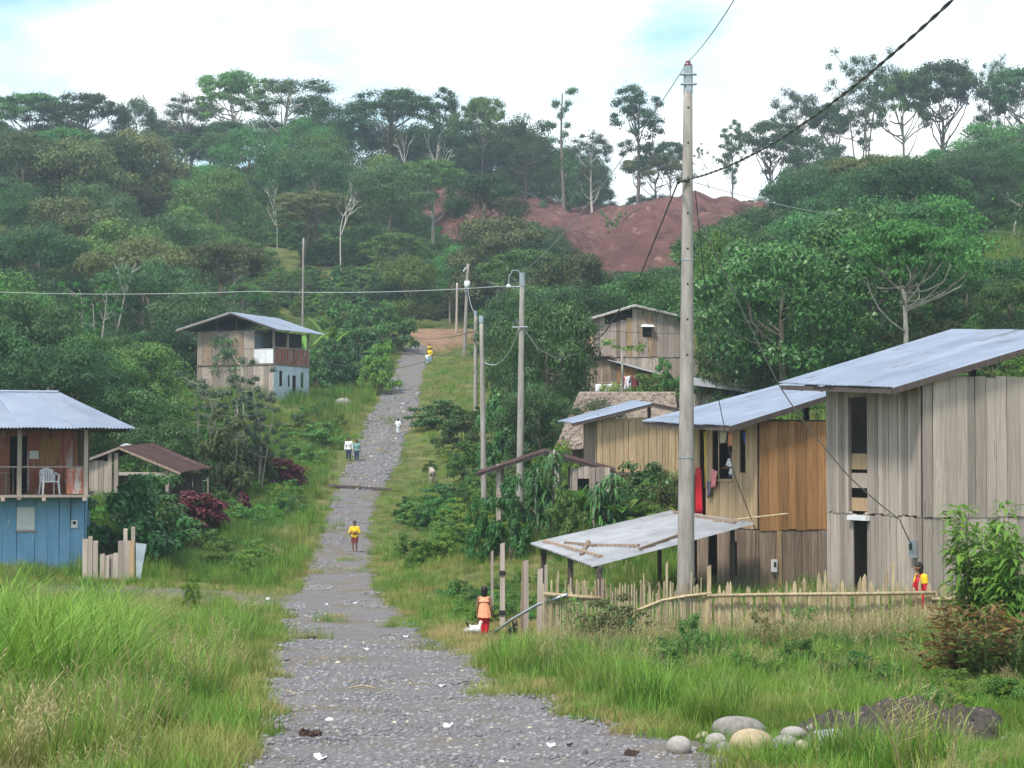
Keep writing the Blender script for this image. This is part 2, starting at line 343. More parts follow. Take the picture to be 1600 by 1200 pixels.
        for k in range(30):
            t = .15 + .98 * r.random(); a = r.random() * 6.283; q = cw / 2 * (.3 + .6 * r.random()) * (1.2 - .5 * t)
            cl.append(spine(t) + np.array([math.cos(a) * q, math.sin(a) * q, 0])); rad.append(cw * .14 * (1.3 - .4 * t))
    elif style == 'sparse':     # slim pale stems, thin high leaf
        flat = .6
        for s_ in range(4):
            a = s_ * 1.57 + r.random(); b0 = np.array([math.cos(a) * .25, math.sin(a) * .25, -.4]); tp = np.array([math.cos(a) * cw * .35, math.sin(a) * cw * .35, H * (.7 + .25 * r.random())])
            pts = limb(mb, r, b0, tp, tr * .55, tr * .16, 6, .05, 6)
            for k in range(14):
                q = pts[r.integers(3, 7)]; c = q + np.array([r.normal() * cw * .2, r.normal() * cw * .2, H * .12 * r.random()]); limb(mb, r, q, c, tr * .16, tr * .06, 4, .1, 3); cl.append(c); rad.append(cw * .1)
    elif style == 'bare':
        def rec(p, d, l, rr, dep):
            q = p + d * l; limb(mb, r, p, q, rr, rr * .6, 6 if dep > 2 else 4, .07, 4)
            if dep == 0:
                if r.random() < .5: cl.append(q); rad.append(cw * .07)
                return
            for k in range(3 if dep > 1 else 2):
                e = d + r.normal(size=3) * .55; e[2] = abs(e[2]) * .8 + .15; rec(q, e / np.linalg.norm(e), l * (.62 + .15 * r.random()), rr * .68, dep - 1)
        rec(np.array([0, 0, -.4]), np.array([.03, 0, 1.0]), H * .42, tr * .6, 3); nl = min(nl, 700); flat = .5
    per = max(8, nl // max(1, len(cl))); v, f = clump_leaves(r, cl, np.array(rad), flat, per, ls, ex=.36 if style in ('dome', 'bush') else .75)
    if style in ('dome', 'umbrella', 'tall', 'multi'):
        k = int(nl * .22); ci = r.integers(0, len(cl), k); cc = np.array(cl)[ci] + r.normal(size=(k, 3)) * (np.array(rad)[ci] * .6)[:, None] * np.array([1, 1, flat])
        v2, f2 = leaves(cc, rdir(r, k), rdir(r, k) + np.array([0, 0, 1.]), np.full(k, ls) * (.6 + .6 * r.random(k)), np.full(k, ls * .5)); f = np.r_[f, f2 + len(v)]; v = np.r_[v, v2]
    return mkmesh('trunk', mb.v, mb.f, bark, True), mkmesh('crown', v, f, leaf), H, float(np.percentile(np.abs(v[:, :2]), 97) * 2), float(np.percentile(v[:, 2], 99.7))
leafmat('leaf_dark', (0.024, 0.064, 0.024), (0.068, 0.15, 0.046), 0.03, 0.42)
leafmat('leaf_mid', (0.04, 0.112, 0.028), (0.115, 0.245, 0.056), 0.035, 0.42)
leafmat('leaf_light', (0.066, 0.15, 0.024), (0.16, 0.3, 0.05), 0.03, 0.35)
leafmat('leaf_olive', (0.062, 0.088, 0.03), (0.14, 0.172, 0.058), 0.03, 0.35)
leafmat('leaf_grey', (0.06, 0.088, 0.055), (0.125, 0.165, 0.105), 0.03, 0.35)
leafmat('leaf_glossy', (0.03, 0.09, 0.028), (0.085, 0.205, 0.052), 0.02, 0.3, .25, .38)
leafmat('leaf_red', (.075, .020, .034), (.19, .045, .07), .02, .2)
leafmat('leaf_bronze', (.10, .075, .025), (.21, .13, .045), .02, .2)
leafmat('leaf_lime', (.12, .20, .03), (.24, .36, .05), .015, .15)
surf('bark_grey', (.20, .18, .15), (.42, .39, .34), scale=3, stretch=(3, 3, .7), rough=.95, bump=.4)
surf('bark_pale', (.42, .39, .34), (.66, .63, .57), scale=3, stretch=(2, 2, .8), rough=.9, bump=.3)
surf('bark_dark', (.09, .075, .06), (.20, .17, .14), scale=3, stretch=(3, 3, .7), rough=.95, bump=.4)
surf('green_stem', (.10, .14, .05), (.20, .24, .09), scale=4, stretch=(3, 3, .6), rough=.8, bump=.2)
TREES = {}
def spec(key, *a, **k): TREES[key] = gen_tree(*a, **k)
spec('domeA', 1, 'dome', 13, 10, 'leaf_dark'); spec('domeB', 2, 'dome', 12, 11, 'leaf_mid'); spec('domeC', 3, 'dome', 11, 9, 'leaf_dark', nl=12000, ls=.22)
spec('domeD', 4, 'dome', 9, 8, 'leaf_light', 'bark_grey'); spec('domeE', 5, 'dome', 10, 9, 'leaf_olive'); spec('domeF', 6, 'dome', 8, 7, 'leaf_glossy', nl=12000, ls=.19)
spec('umbA', 11, 'umbrella', 14, 14, 'leaf_dark', nl=13000); spec('umbB', 12, 'umbrella', 13, 12, 'leaf_mid', 'bark_grey', nl=12000); spec('umbC', 13, 'umbrella', 12, 13, 'leaf_olive', nl=12000)
spec('tallA', 21, 'tall', 20, 10, 'leaf_dark', 'bark_pale', nl=13000); spec('tallB', 22, 'tall', 19, 8, 'leaf_dark', nl=11000); spec('tallC', 23, 'tall', 18, 9, 'leaf_grey', 'bark_pale', nl=10000)
spec('multiA', 31, 'multi', 20, 15, 'leaf_dark', nl=15000); spec('multiB', 32, 'multi', 19, 13, 'leaf_grey', 'bark_grey', nl=13000)
spec('columnA', 41, 'column', 17, 6, 'leaf_dark', nl=4200)
spec('bareA', 51, 'bare', 13, 9, 'leaf_grey', 'bark_pale'); spec('bareB', 52, 'bare', 12, 8, 'leaf_olive', 'bark_pale')
spec('sparseA', 61, 'sparse', 9, 5, 'leaf_grey', 'bark_grey', nl=7000, ls=.17); spec('sparseB', 62, 'sparse', 8, 4.4, 'leaf_mid', 'bark_grey', nl=6000, ls=.17)
spec('bushA', 71, 'bush', 3.2, 3.6, 'leaf_mid', 'bark_dark', 5200, .15); spec('bushB', 72, 'bush', 2.6, 3.2, 'leaf_light', 'bark_dark', 5200, .13); spec('bushC', 73, 'bush', 3.0, 3.2, 'leaf_glossy', 'bark_dark', 5200, .15)
spec('bushD', 74, 'bush', 2.2, 2.6, 'leaf_lime', 'bark_dark', 4200, .12); spec('bushR', 75, 'bush', 1.8, 2.4, 'leaf_red', 'bark_dark', 2600, .2); spec('bushO', 76, 'bush', 2.6, 3.0, 'leaf_olive', 'bark_dark', 4600, .13)
def tree(key, x, y, h, label, cat='tree', group=None, name='forest_tree', rz=None, wide=1.0, z=None):
    tk, cr, H, cw, topz = TREES[key]; s = h / topz
    o = thing(name, label, cat, (x, y, gz(x, y) if z is None else z), rng.random() * 6.28 if rz is None else rz, group)
    o.scale = (s * wide, s * wide, s)
    mkobj('trunk', tk, o); mkobj('crown', cr, o)
    return o
def tree_px(key, px, top, D, label, width=None, name='forest_tree', cat='tree', group=None):
    x = (px - 800) / F * D; g = gz(x, D); t = P(px, top, D).z; h = max(1.0, t - g)
    tk, cr, H, cw, topz = TREES[key]; wide = 1.0
    if width: wide = (width / F * D) / (cw * h / topz)
    return tree(key, x, D, h, label, cat, group, name, wide=min(max(wide, .4), 2.2))
# ------------------------------------------------------------------ skyline and other trees one can tell apart
SKY = [
 ('umbB',40,148,300,150,'hazy broad-crowned tree at the far left end of the left ridge'),
 ('umbA',118,146,296,120,'flat-crowned tree rising beside the patch of blue sky, left ridge'),
 ('domeC',215,152,300,72,'small round-headed tree standing alone on the left skyline'),
 ('tallC',290,148,302,92,'thin airy tree on the skyline next to the small round one'),
 ('umbB',368,112,300,125,'lacy see-through crown just left of the big pale-trunked skyline tree'),
 ('tallA',436,118,285,135,'big emergent tree with thick pale trunk on left ridge skyline'),
 ('domeA',500,150,298,90,'dark tree tucked against the right side of the big pale-trunked tree'),
 ('umbA',600,142,296,150,'wide umbrella-crowned tree in the middle of the left ridge skyline'),
 ('tallB',690,138,298,62,'narrow tree poking above the umbrella crowns of the left ridge'),
 ('umbB',755,152,292,90,'layered umbrella tree above the top of the red cutting'),
 ('domeA',822,180,286,100,'dark rounded tree where the left ridge starts to fall away'),
 ('columnA',880,140,280,58,'tall narrow creeper-clad tree near the end of the left ridge'),
 ('tallC',926,205,282,66,'open-branched tree at the lower end of the left ridge'),
 ('tallB',993,133,292,80,'lone slender tree against the sky above the red cutting'),
 ('umbC',1030,242,312,110,'low layered tree in the saddle just left of the tall pole'),
 ('umbA',1048,222,330,60,'dark layered tree half hidden by the top part of the tall pole'),
 ('bareA',1108,222,318,60,'leafless branching tree in the saddle just right of the tall pole'),
 ('tallB',1148,188,300,36,'thin palm-like tree with tufted top right of the tall pole'),
 ('umbA',1203,192,286,110,'umbrella-crowned tree between the tufted thin tree and the right hill'),
 ('tallC',1243,138,300,70,'small flat-topped tree high on long stem, start of right ridge'),
 ('domeC',1270,212,284,95,'dense dark tree at the left foot of the tall right-hand group'),
 ('umbA',1305,160,296,80,'slim tree leaning beside the tallest crown of the right ridge'),
 ('multiA',1352,80,286,125,'tallest many-stemmed tree on the right ridge'),
 ('umbB',1415,112,292,110,'open tree filling the gap between the two tallest right-ridge crowns'),
 ('umbA',1478,94,290,135,'tall flat-headed tree right of the tallest tree on the right ridge'),
 ('multiA',1560,90,290,90,'pointed tall tree near the right end of the skyline'),
 ('umbA',1612,108,286,140,'tall tree cut by the right edge of the view'),
 ('domeB',1560,190,262,150,'broad green crown below the pointed tall tree at right'),
 ('bareB',432,288,232,46,'slim white-trunked tree below the big emergent tree'),
 ('bareA',532,282,222,90,'white-branched spreading tree in the middle of the left hillside'),
 ('bareB',640,208,270,70,'bare pale tree below the wide umbrella crown'),
 ('bareA',676,205,272,70,'bare pale tree next to another, left of the red cutting'),
 ('bareB',180,398,150,100,'pale forked dead tree on the hazy slope above the blue house'),
 ('bareA',1592,300,190,120,'pale bare branches reaching in at the right edge, mid slope'),
 ('umbC',240,302,240,150,'olive flat-topped tree in the upper middle of the left hillside'),
 ('umbC',470,300,225,140,'light olive spreading crown behind the white-trunked tree'),
 ('domeD',780,372,208,110,'leafy tree hanging over the lower left edge of the red cutting'),
 ('domeA',850,372,200,120,'dark tree standing below the middle of the red cutting'),
 ('domeD',640,398,196,90,'rounded green tree above the end of the gravel road'),
 ('sparseB',962,330,214,40,'thin young tree growing out of the red cutting'),
 ('domeF',860,470,98,150,'big glossy dark tree left of the grey gabled plank house'),
 ('domeA',812,452,112,130,'tall dark tree behind the street-lamp pole'),
 ('domeE',900,395,150,120,'olive tree behind the roof of the grey gabled house'),
 ('sparseA',350,545,94,120,'slim grey-stemmed tree in front of the balcony house, left one'),
 ('sparseA',402,575,96,90,'slim grey-stemmed tree in front of the balcony house, right one'),
 ('sparseB',322,610,95,60,'thin pale-stemmed sapling left of the grey-stemmed pair'),
 ('sparseB',150,440,118,90,'slim tree over the small brown-roofed shed'),
 ('domeB',215,535,104,150,'leafy tree right behind the brown-roofed shed'),
 ('domeC',60,470,112,150,'dark tree rising behind the ridge of the blue house'),
 ('domeD',1135,365,112,100,'bright-leaved tree just right of the tall pole, mid slope'),
 ('domeF',1560,400,120,150,'dense glossy tree on the slope above the big plank house'),
 ('domeB',1300,475,104,130,'rounded tree behind the roof of the orange plank house'),
]
for k, px, top, D, wd_, lab in SKY: tree_px(k, px, top, D, lab, wd_, name='dead_tree' if k.startswith('bare') else 'forest_tree')
# ------------------------------------------------------------------ the rest of the forest
WIN = [(890,1062,300,415,285),(845,1185,294,322,285),(905,1100,475,612,114),(268,500,482,630,128),(880,1065,620,740,76),(-50,205,600,905,64),(105,325,690,800,79),(500,690,500,905,192),(735,965,695,800,70),(1000,1700,508,1010,60),
       (415,500,495,640,200),(690,770,470,830,170),(495,570,290,405,220),(412,452,295,405,230),(120,240,410,505,150),(1530,1610,305,420,188),(640,720,480,540,200)]
def sky_lim(px): return np.interp(px, [-300, 0, 200, 420, 640, 800, 900, 960, 1190, 1230, 1330, 1480, 1600, 1900], [180, 175, 190, 175, 172, 190, 225, 296, 300, 235, 240, 225, 185, 180])
LM = [(436,200,'the big emergent tree'), (993,210,'the lone slender tree'), (880,200,'the narrow tree'), (620,190,'the wide umbrella tree'), (532,330,'the spreading white tree'), (400,540,'the upper balcony house'), (60,630,'the blue house roof'), (1352,190,'the tallest right-ridge tree'), (1425,400,'the drooping palm'), (990,520,'the gabled plank house'), (950,370,'the red cutting'), (1075,400,'the tall pole'), (1490,515,'the grey house roof'), (1200,600,'the orange house roof'), (180,440,'the forked dead tree'), (215,190,'the small round tree'), (240,330,'the olive flat tree'), (815,500,'the lamp pole'), (1570,200,'the pointed skyline tree'), (1592,360,'the bare branches'), (720,440,'the transformer pole'), (40,200,'the hazy broad tree'), (1240,260,'the small flat tree'), (350,620,'the slim grey trees'), (640,420,'the road end'), (1300,470,'the orange house')]
pts = []; FT = []
keys_far = ['domeA', 'domeA', 'domeB', 'domeC', 'domeC', 'umbA', 'umbB', 'umbC', 'domeE', 'domeB', 'umbB', 'domeE']
keys_near = ['domeA', 'domeB', 'domeC', 'domeF', 'domeA', 'domeC', 'domeE', 'domeB', 'umbB', 'domeF']
side_n = {'left': 0, 'right': 0}
def what(k): return {'domeA': 'dark bushy', 'domeB': 'mid green bushy', 'domeC': 'dense dark', 'domeD': 'light green rounded', 'domeE': 'olive rounded', 'domeF': 'glossy dense', 'umbA': 'dark flat-crowned', 'umbB': 'green flat-crowned', 'umbC': 'olive flat-crowned', 'multiB': 'many-stemmed grey-green'}[k]
for t in range(9000):
    belt = t < 900
    D = random.uniform(286, 322) if belt else math.exp(random.uniform(math.log(86), math.log(320))); px = random.uniform(-120, 1700); x = (px - 800) / F * D
    if belt and (len(pts) > 62 or 965 < px < 1185): continue
    if D < 192 and abs(x - road_x(D)) < road_w(D) + 7: continue
    if -22 < x < 45 and 200 < D < 292 and cutz(np.array([x]), np.array([D]))[0] > gz(x, D) + .5: continue
    sp = 5.2 if belt else 4.2 + D * .013
    if any((x - a) ** 2 + (D - b) ** 2 < (sp * s) ** 2 for a, b, s in pts): continue
    k = random.choice(['umbA', 'umbB', 'domeA', 'domeC', 'umbA', 'multiB', 'domeB'] if belt and not 560 < px < 965 else ['domeA', 'domeC', 'domeB', 'domeC'] if belt else keys_far if D > 150 else keys_near)
    h = random.uniform(6.5, 11) if D < 150 else random.uniform(8, 15)
    h = min(h, 5.5 + D / 34)
    if belt: h = random.uniform(12, 17)
    g = gz(x, D); cw = TREES[k][3] * h / TREES[k][4]
    ok = False
    for _ in range(5):
        tp = PIX(x, D, g + h)[1]; bt = PIX(x, D, g)[1]; hw = cw / 2 / D * F
        bad = tp < sky_lim(px) + 4 or any(D < w[4] + 3 and px + hw * .85 > w[0] and px - hw * .85 < w[1] and tp < w[3] and bt > w[2] for w in WIN)
        if not bad: ok = True; break
        h *= .78; cw *= .78
    if not ok or h < 3.2: continue
    pts.append((x, D, min(1, cw / 8)))
    area = ('on the far left ridge' if D > 210 else 'on the left slope behind the balcony house' if D > 130 else 'on the lower left slope behind the blue house') if px < 700 else ('around the red cutting' if px < 1180 and D > 170 else 'on the far right hillside' if D > 190 else 'on the right slope behind the plank houses')
    cy_px = (tp + bt) / 2; lm = min(LM, key=lambda q: math.hypot(px - q[0], cy_px - q[1])); dx, dy = px - lm[0], cy_px - lm[1]; dd = math.hypot(dx, dy); an = math.degrees(math.atan2(-dy, dx)) % 360
    rel = ['right of', 'up and right of', 'above', 'up and left of', 'left of', 'down and left of', 'below', 'down and right of'][int((an + 22.5) // 45) % 8]; rel = ('just ' if dd < 55 else '' if dd < 110 else 'well ') + rel
    FT.append((tree(k, x, D, h, what(k) + ' forest tree ' + rel + ' ' + lm[2], group='trees ' + area), tp))
    if len(pts) > 262: break
same = {}
for o, tp in FT: same.setdefault(o['label'], []).append((tp, o))
for lab, v in same.items():
    if len(v) > 1:
        v.sort(key=lambda q: q[0]); words_ = ['higher', 'lower'] if len(v) == 2 else ['highest', 'middle', 'lowest'] if len(v) == 3 else ['highest', 'second highest', 'third highest', 'fourth highest', 'fifth highest', 'sixth highest', 'seventh highest'][:len(v)]
        for (tp, o), w_ in zip(v, words_): o['label'] = w_ + ' ' + lab
# ------------------------------------------------------------------ scatter helper for what nobody could count
def hidden_proto(name, me):
    o = bpy.data.objects.new(name, me); return o
def scatter(name, label, cat, protos, pts, rz, sc, idx):
    pc_ = bpy.data.collections.new(name + '_kit')
    for i, me in enumerate(protos): pc_.objects.link(bpy.data.objects.new('%s_kit_%02d' % (name, i), me))
    me = bpy.data.meshes.new(name); me.vertices.add(len(pts)); me.vertices.foreach_set('co', np.ascontiguousarray(pts, np.float32).ravel())
    for nm, ty, val in (('rz', 'FLOAT', rz), ('sc', 'FLOAT', sc), ('pi', 'INT', idx)):
        a = me.attributes.new(nm, ty, 'POINT'); a.data.foreach_set('value', np.ascontiguousarray(val, np.int32 if ty == 'INT' else np.float32))
    o = mkobj(name, me, None, 'stuff'); o['label'] = label; o['category'] = cat
    g = bpy.data.node_groups.new(name, 'GeometryNodeTree'); g.interface.new_socket('Geometry', in_out='INPUT', socket_type='NodeSocketGeometry'); g.interface.new_socket('Geometry', in_out='OUTPUT', socket_type='NodeSocketGeometry')
    gi = g.nodes.new('NodeGroupInput'); go = g.nodes.new('NodeGroupOutput'); ci = g.nodes.new('GeometryNodeCollectionInfo'); ci.inputs['Collection'].default_value = pc_
    ci.inputs['Separate Children'].default_value = True; ci.inputs['Reset Children'].default_value = True
    ip = g.nodes.new('GeometryNodeInstanceOnPoints'); ip.inputs['Pick Instance'].default_value = True
    def na(n, ty):
        q = g.nodes.new('GeometryNodeInputNamedAttribute'); q.data_type = ty; q.inputs[0].default_value = n; return q.outputs[0]
    cx = g.nodes.new('ShaderNodeCombineXYZ'); g.links.new(na('rz', 'FLOAT'), cx.inputs[2])
    g.links.new(gi.outputs[0], ip.inputs['Points']); g.links.new(ci.outputs[0], ip.inputs['Instance']); g.links.new(na('pi', 'INT'), ip.inputs['Instance Index'])
    g.links.new(cx.outputs[0], ip.inputs['Rotation']); g.links.new(na('sc', 'FLOAT'), ip.inputs['Scale']); g.links.new(ip.outputs[0], go.inputs[0])
    md = o.modifiers.new('scatter', 'NODES'); md.node_group = g
    return o
# undergrowth on the wooded slopes
ug = [TREES[k][1] for k in ('bushA', 'bushC', 'bushO', 'bushB')]
q = []
for t in range(26000):
    D = math.exp(random.uniform(math.log(84), math.log(330))); px = random.uniform(-200, 1800); q.append(((px - 800) / F * D, D, px))
q = np.array(q); d_ = np.abs(q[:, 0] - road_x(q[:, 1])) - road_w(q[:, 1])
keep = ~((q[:, 1] < 196) & (d_ < 2.6 + 1.5 * (q[:, 0] < road_x(q[:, 1])) + 2.5 * vnoise(q[:, 0], q[:, 1], 6, 22))); z = gz(q[:, 0], q[:, 1])
cm = (q[:, 0] > -23) & (q[:, 0] < 45) & (q[:, 1] > 203) & (q[:, 1] < 297); keep &= ~(cm & (cutz(q[:, 0], q[:, 1]) > z + .4))
top = np.array([PIX(a, b, c + 2.6)[1] for a, b, c in zip(q[:, 0], q[:, 1], z)]); bot = np.array([PIX(a, b, c)[1] for a, b, c in zip(q[:, 0], q[:, 1], z)])
for w in WIN: keep &= ~((q[:, 1] < w[4] + 7) & (q[:, 2] > w[0] - 25) & (q[:, 2] < w[1] + 25) & (top < w[3]) & (bot > w[2]))
near = q[:, 1] < 128; keep &= ~(near & (vnoise(q[:, 0], q[:, 1], 7, 21) < .3))
q = q[keep]; z = z[keep]; m = len(q)
scatter('undergrowth', 'green undergrowth covering the wooded slopes between the trees', 'undergrowth', ug, np.c_[q[:, 0], q[:, 1], z - .25], rng.random(m) * 6.28, (.6 + .6 * rng.random(m)) * np.interp(q[:, 1], [84, 150, 300], [.55, .8, 1.1]), rng.integers(0, 4, m))
# ================================================================== buildings
surf('wood_grey', (.265, .212, .180), (.42, .355, .308), scale=1.6, stretch=(9, 9, .45), rough=.85, bump=.35, orand=.30, spots=((.14, .11, .095), 1.6, .62), c3=(.345, .285, .245))
surf('wood_tan', (.30, .195, .105), (.48, .345, .21), scale=2.2, stretch=(9, 9, .5), rough=.8, bump=.3, orand=.16, spots=((.22, .15, .09), 1.3, .66), c3=(.39, .27, .158))
surf('wood_orange', (.28, .135, .054), (.45, .245, .105), scale=2.0, stretch=(8, 8, .45), rough=.8, bump=.3, orand=.30, spots=((.19, .10, .05), 1.4, .60), c3=(.38, .20, .085))
surf('wood_brown', (.16, .115, .085), (.34, .25, .19), scale=2.2, stretch=(9, 9, .5), rough=.85, bump=.35, orand=.28, spots=((.08, .06, .05), 1.5, .62))
surf('wood_dark', (.055, .042, .038), (.13, .10, .09), scale=3, stretch=(6, 6, .8), rough=.9, bump=.3)
surf('bamboo', (.27, .20, .115), (.50, .40, .25), scale=3, stretch=(6, 6, .9), rough=.65, bump=.2, orand=.22, spots=((.20, .15, .08), 2.0, .62))
surf('stick', (.24, .19, .115), (.45, .37, .24), scale=3, stretch=(8, 8, .7), rough=.8, bump=.25, orand=.28, spots=((.16, .12, .08), 2.4, .60))
surf('zinc', (.185, .225, .30), (.255, .30, .385), scale=.7, rough=.5, bump=.05, orand=.10, metallic=0, spots=((.15, .165, .20), .8, .60), spec=.4)
surf('zinc_old', (.235, .24, .26), (.36, .37, .395), scale=1.2, rough=.5, bump=.08, orand=.12, metallic=0, spots=((.22, .18, .15), 1.1, .66), spec=.5)
surf('rust', (.040, .021, .022), (.085, .047, .043), scale=2, rough=.8, bump=.2, orand=.15, spots=((.20, .13, .11), 1.2, .64))
surf('blue_paint', (.13, .29, .47), (.20, .38, .57), scale=1.6, stretch=(2, 2, .6), rough=.6, bump=.15, orand=.09, spots=((.42, .46, .50), 2.6, .66))
surf('red_paint', (.30, .085, .055), (.40, .15, .10), scale=1.6, stretch=(2, 2, .6), rough=.7, bump=.15, orand=.12, spots=((.46, .41, .40), 1.1, .56))
surf('pale_blue', (.40, .52, .62), (.58, .66, .72), scale=1.6, rough=.7, bump=.15, orand=.08, spots=((.62, .60, .55), 1.5, .60))
surf('whitewash', (.60, .60, .62), (.76, .76, .78), scale=2, rough=.8, bump=.1, orand=.06, spots=((.48, .45, .42), 2.0, .66))
surf('concrete', (.215, .19, .172), (.36, .33, .30), scale=2.5, stretch=(3, 3, .5), rough=.9, bump=.2, orand=.08, spots=((.20, .175, .16), 1.1, .62))
surf('thatch', (.15, .115, .095), (.30, .24, .195), scale=3, rough=1, bump=.6, orand=.1, stretch=(1, 1, .4))
surf('interior_shade', (.03, .026, .024), (.06, .05, .045), scale=2, rough=1, bump=0, orand=0)  # near-black base colour imitating the shade inside the houses
surf('white_plastic', (.78, .78, .80), (.84, .84, .86), scale=3, rough=.35, bump=0, orand=0, spec=.5)
surf('steel', (.27, .31, .34), (.40, .44, .47), scale=4, rough=.4, bump=.05, orand=.05, metallic=.5)
surf('insulator', (.16, .045, .05), (.22, .07, .07), scale=4, rough=.2, bump=0, orand=0, spec=.6)
surf('black_rubber', (.012, .012, .013), (.03, .03, .032), scale=6, rough=.6, bump=0, orand=.1)
surf('cable', (.05, .05, .045), (.10, .10, .09), scale=8, rough=.6, bump=0, orand=.1)
surf('wire_pale', (.36, .37, .38), (.45, .46, .47), scale=8, rough=.5, bump=0, orand=.1)
V3 = lambda *a: Vector(a)
def planks(par, o, u, length, z0, z1, mat, w=.22, th=.028, openings=(), name='plank', jit=.03, seed=0, nrm=None, sk=None):
    """upright boards side by side on the plane through o along u; openings = (a0, a1, z0, z1)"""
    r = random.Random(seed); o = Vector(o); u = Vector(u).normalized(); n = Vector(nrm) if nrm else Vector((u.y, -u.x, 0)); n.normalize()
    cuts = {0.0, length}
    for a0, a1, _, _ in openings: cuts |= {max(0, a0), min(length, a1)}
    cuts = sorted(cuts); edges = []
    for a, b in zip(cuts, cuts[1:]):
        k = max(1, round((b - a) / w)); q = sorted([a + (b - a) * (i + (r.uniform(-.22, .22) if 0 < i < k else 0)) / k for i in range(k + 1)]); edges += list(zip(q, q[1:]))
    for a, b in edges:
        if b - a < .02: continue
        mid = (a + b) / 2; segs = [(z0 + r.uniform(-jit, jit), z1 + r.uniform(-jit, jit))]
        if sk: segs = [(segs[0][0], segs[0][1] + sk(mid))]
        for a0, a1, b0, b1 in openings:
            if a0 - .01 < mid < a1 + .01:
                ns = []
                for s0, s1 in segs:
                    if b0 > s0: ns.append((s0, min(s1, b0)))
                    if b1 < s1: ns.append((max(s0, b1), s1))
                segs = ns
        for s0, s1 in segs:
            if s1 - s0 < .04: continue
            g = .004 + r.random() * .006; d = r.random() * .014; t = r.uniform(-.004, .004)
            q = lambda aa, zz, dd: o + u * (aa + t * (zz - s0)) + n * (d + dd) + Vector((0, 0, zz))
            MB().hexa([q(a + g, s0, th), q(b - g, s0, th), q(b - g, s0, 0), q(a + g, s0, 0), q(a + g, s1, th), q(b - g, s1 + r.uniform(-.01, .01), th), q(b - g, s1, 0), q(a + g, s1, 0)]).build(name, r.choice(mat) if isinstance(mat, (list, tuple)) else mat, par)
def sheets(par, A, B, C_, D_, mat, w=.85, waves=8, name='roof_sheet', amp=.022, seed=0):
    """corrugated sheets: A-B along the eave, D-C along the ridge"""
    r = random.Random(seed); A, B, C_, D_ = map(Vector, (A, B, C_, D_)); k = max(1, round((B - A).length / w)); nrm = (B - A).cross(D_ - A).normalized()
    if nrm.z < 0: nrm = -nrm
    for i in range(k):
        mb = MB(); cols = waves * 2 + 3; l0 = r.uniform(-.05, .05) / max(.5, (D_ - A).length)
        for j in range(cols):
            s = (i + j / (2 * waves)) / k; e = A.lerp(B, s); t = D_.lerp(C_, s); h = nrm * (amp * (1 if j % 2 else -1) + .012 * (i % 2))
            mb.v += [tuple(e.lerp(t, l0) + h), tuple(e.lerp(t, .5) + h - nrm * .01), tuple(t + h)]
        for j in range(cols - 1):
            a = j * 3; mb.f += [(a, a + 3, a + 4, a + 1), (a + 1, a + 4, a + 5, a + 2)]
        mb.build(name, mat, par, True)
def beam(par, a, b, w, h, mat, name='beam'):
    a, b = Vector(a), Vector(b); d = (b - a).normalized(); s = d.cross(Vector((0, 0, 1))); s = s.normalized() if s.length > 1e-3 else Vector((1, 0, 0)); u = s.cross(d)
    q = lambda p, i, j: p + s * (i * w / 2) + u * (j * h / 2)
    return MB().hexa([q(a, -1, -1), q(a, 1, -1), q(a, 1, 1), q(a, -1, 1), q(b, -1, -1), q(b, 1, -1), q(b, 1, 1), q(b, -1, 1)]).build(name, mat, par)
def panel(par, name, p, mat, th=.03):
    p = [Vector(x) for x in p]; n = (p[1] - p[0]).cross(p[3] - p[0]).normalized() * th
    return MB().hexa([x for x in p] + [x - n for x in p]).build(name, mat, par)
def cloth(name, label, pts, mat, cat='laundry', group=None, par=None, rip=.04, n=9, m=7, seed=0):
    """a hanging cloth: pts = top-left, top-right, bottom-right, bottom-left"""
    r = np.random.default_rng(seed); a, b, c, d = [np.array(p, float) for p in pts]; V = []; ph = r.random() * 6; nn = np.cross(b - a, d - a); nn /= np.linalg.norm(nn)
    for j in range(m):
        for i in range(n):
            s, t = i / (n - 1), j / (m - 1); p = (a * (1 - s) + b * s) * (1 - t) + (d * (1 - s) + c * s) * t
            p = p + nn * rip * t * math.sin(ph + s * 11 + t * 2) + np.array([0, 0, -.04 * math.sin(math.pi * s) * (1 - t)]) + r.normal(size=3) * .006
            V.append(tuple(p))
    Fc = [(j * n + i, j * n + i + 1, (j + 1) * n + i + 1, (j + 1) * n + i) for j in range(m - 1) for i in range(n - 1)]
    o = mkobj(name, mkmesh(name, V, Fc, mat, True), par)
    md = o.modifiers.new('t', 'SOLIDIFY'); md.thickness = .008
    return tag(o, label, cat, group) if not par else o
def flat(name, c, rough=.7, v=.12):
    surf(name, tuple(x * (1 - v) for x in c), tuple(min(1, x * (1 + v)) for x in c), scale=6, rough=rough, bump=.05, orand=0)
for n_m, c in dict(c_red=(.52, .012, .025), c_white=(.74, .74, .76), c_pink=(.68, .22, .24), c_grey=(.09, .09, .12), c_yellow=(.75, .50, .02), c_blue=(.05, .10, .42), c_orange=(.80, .33, .18), c_ltblue=(.30, .45, .60), c_navy=(.03, .045, .10), c_maroon=(.20, .03, .04), c_cream=(.62, .54, .38), c_teal=(.16, .32, .30), c_purple=(.30, .12, .30)).items(): flat(n_m, c)
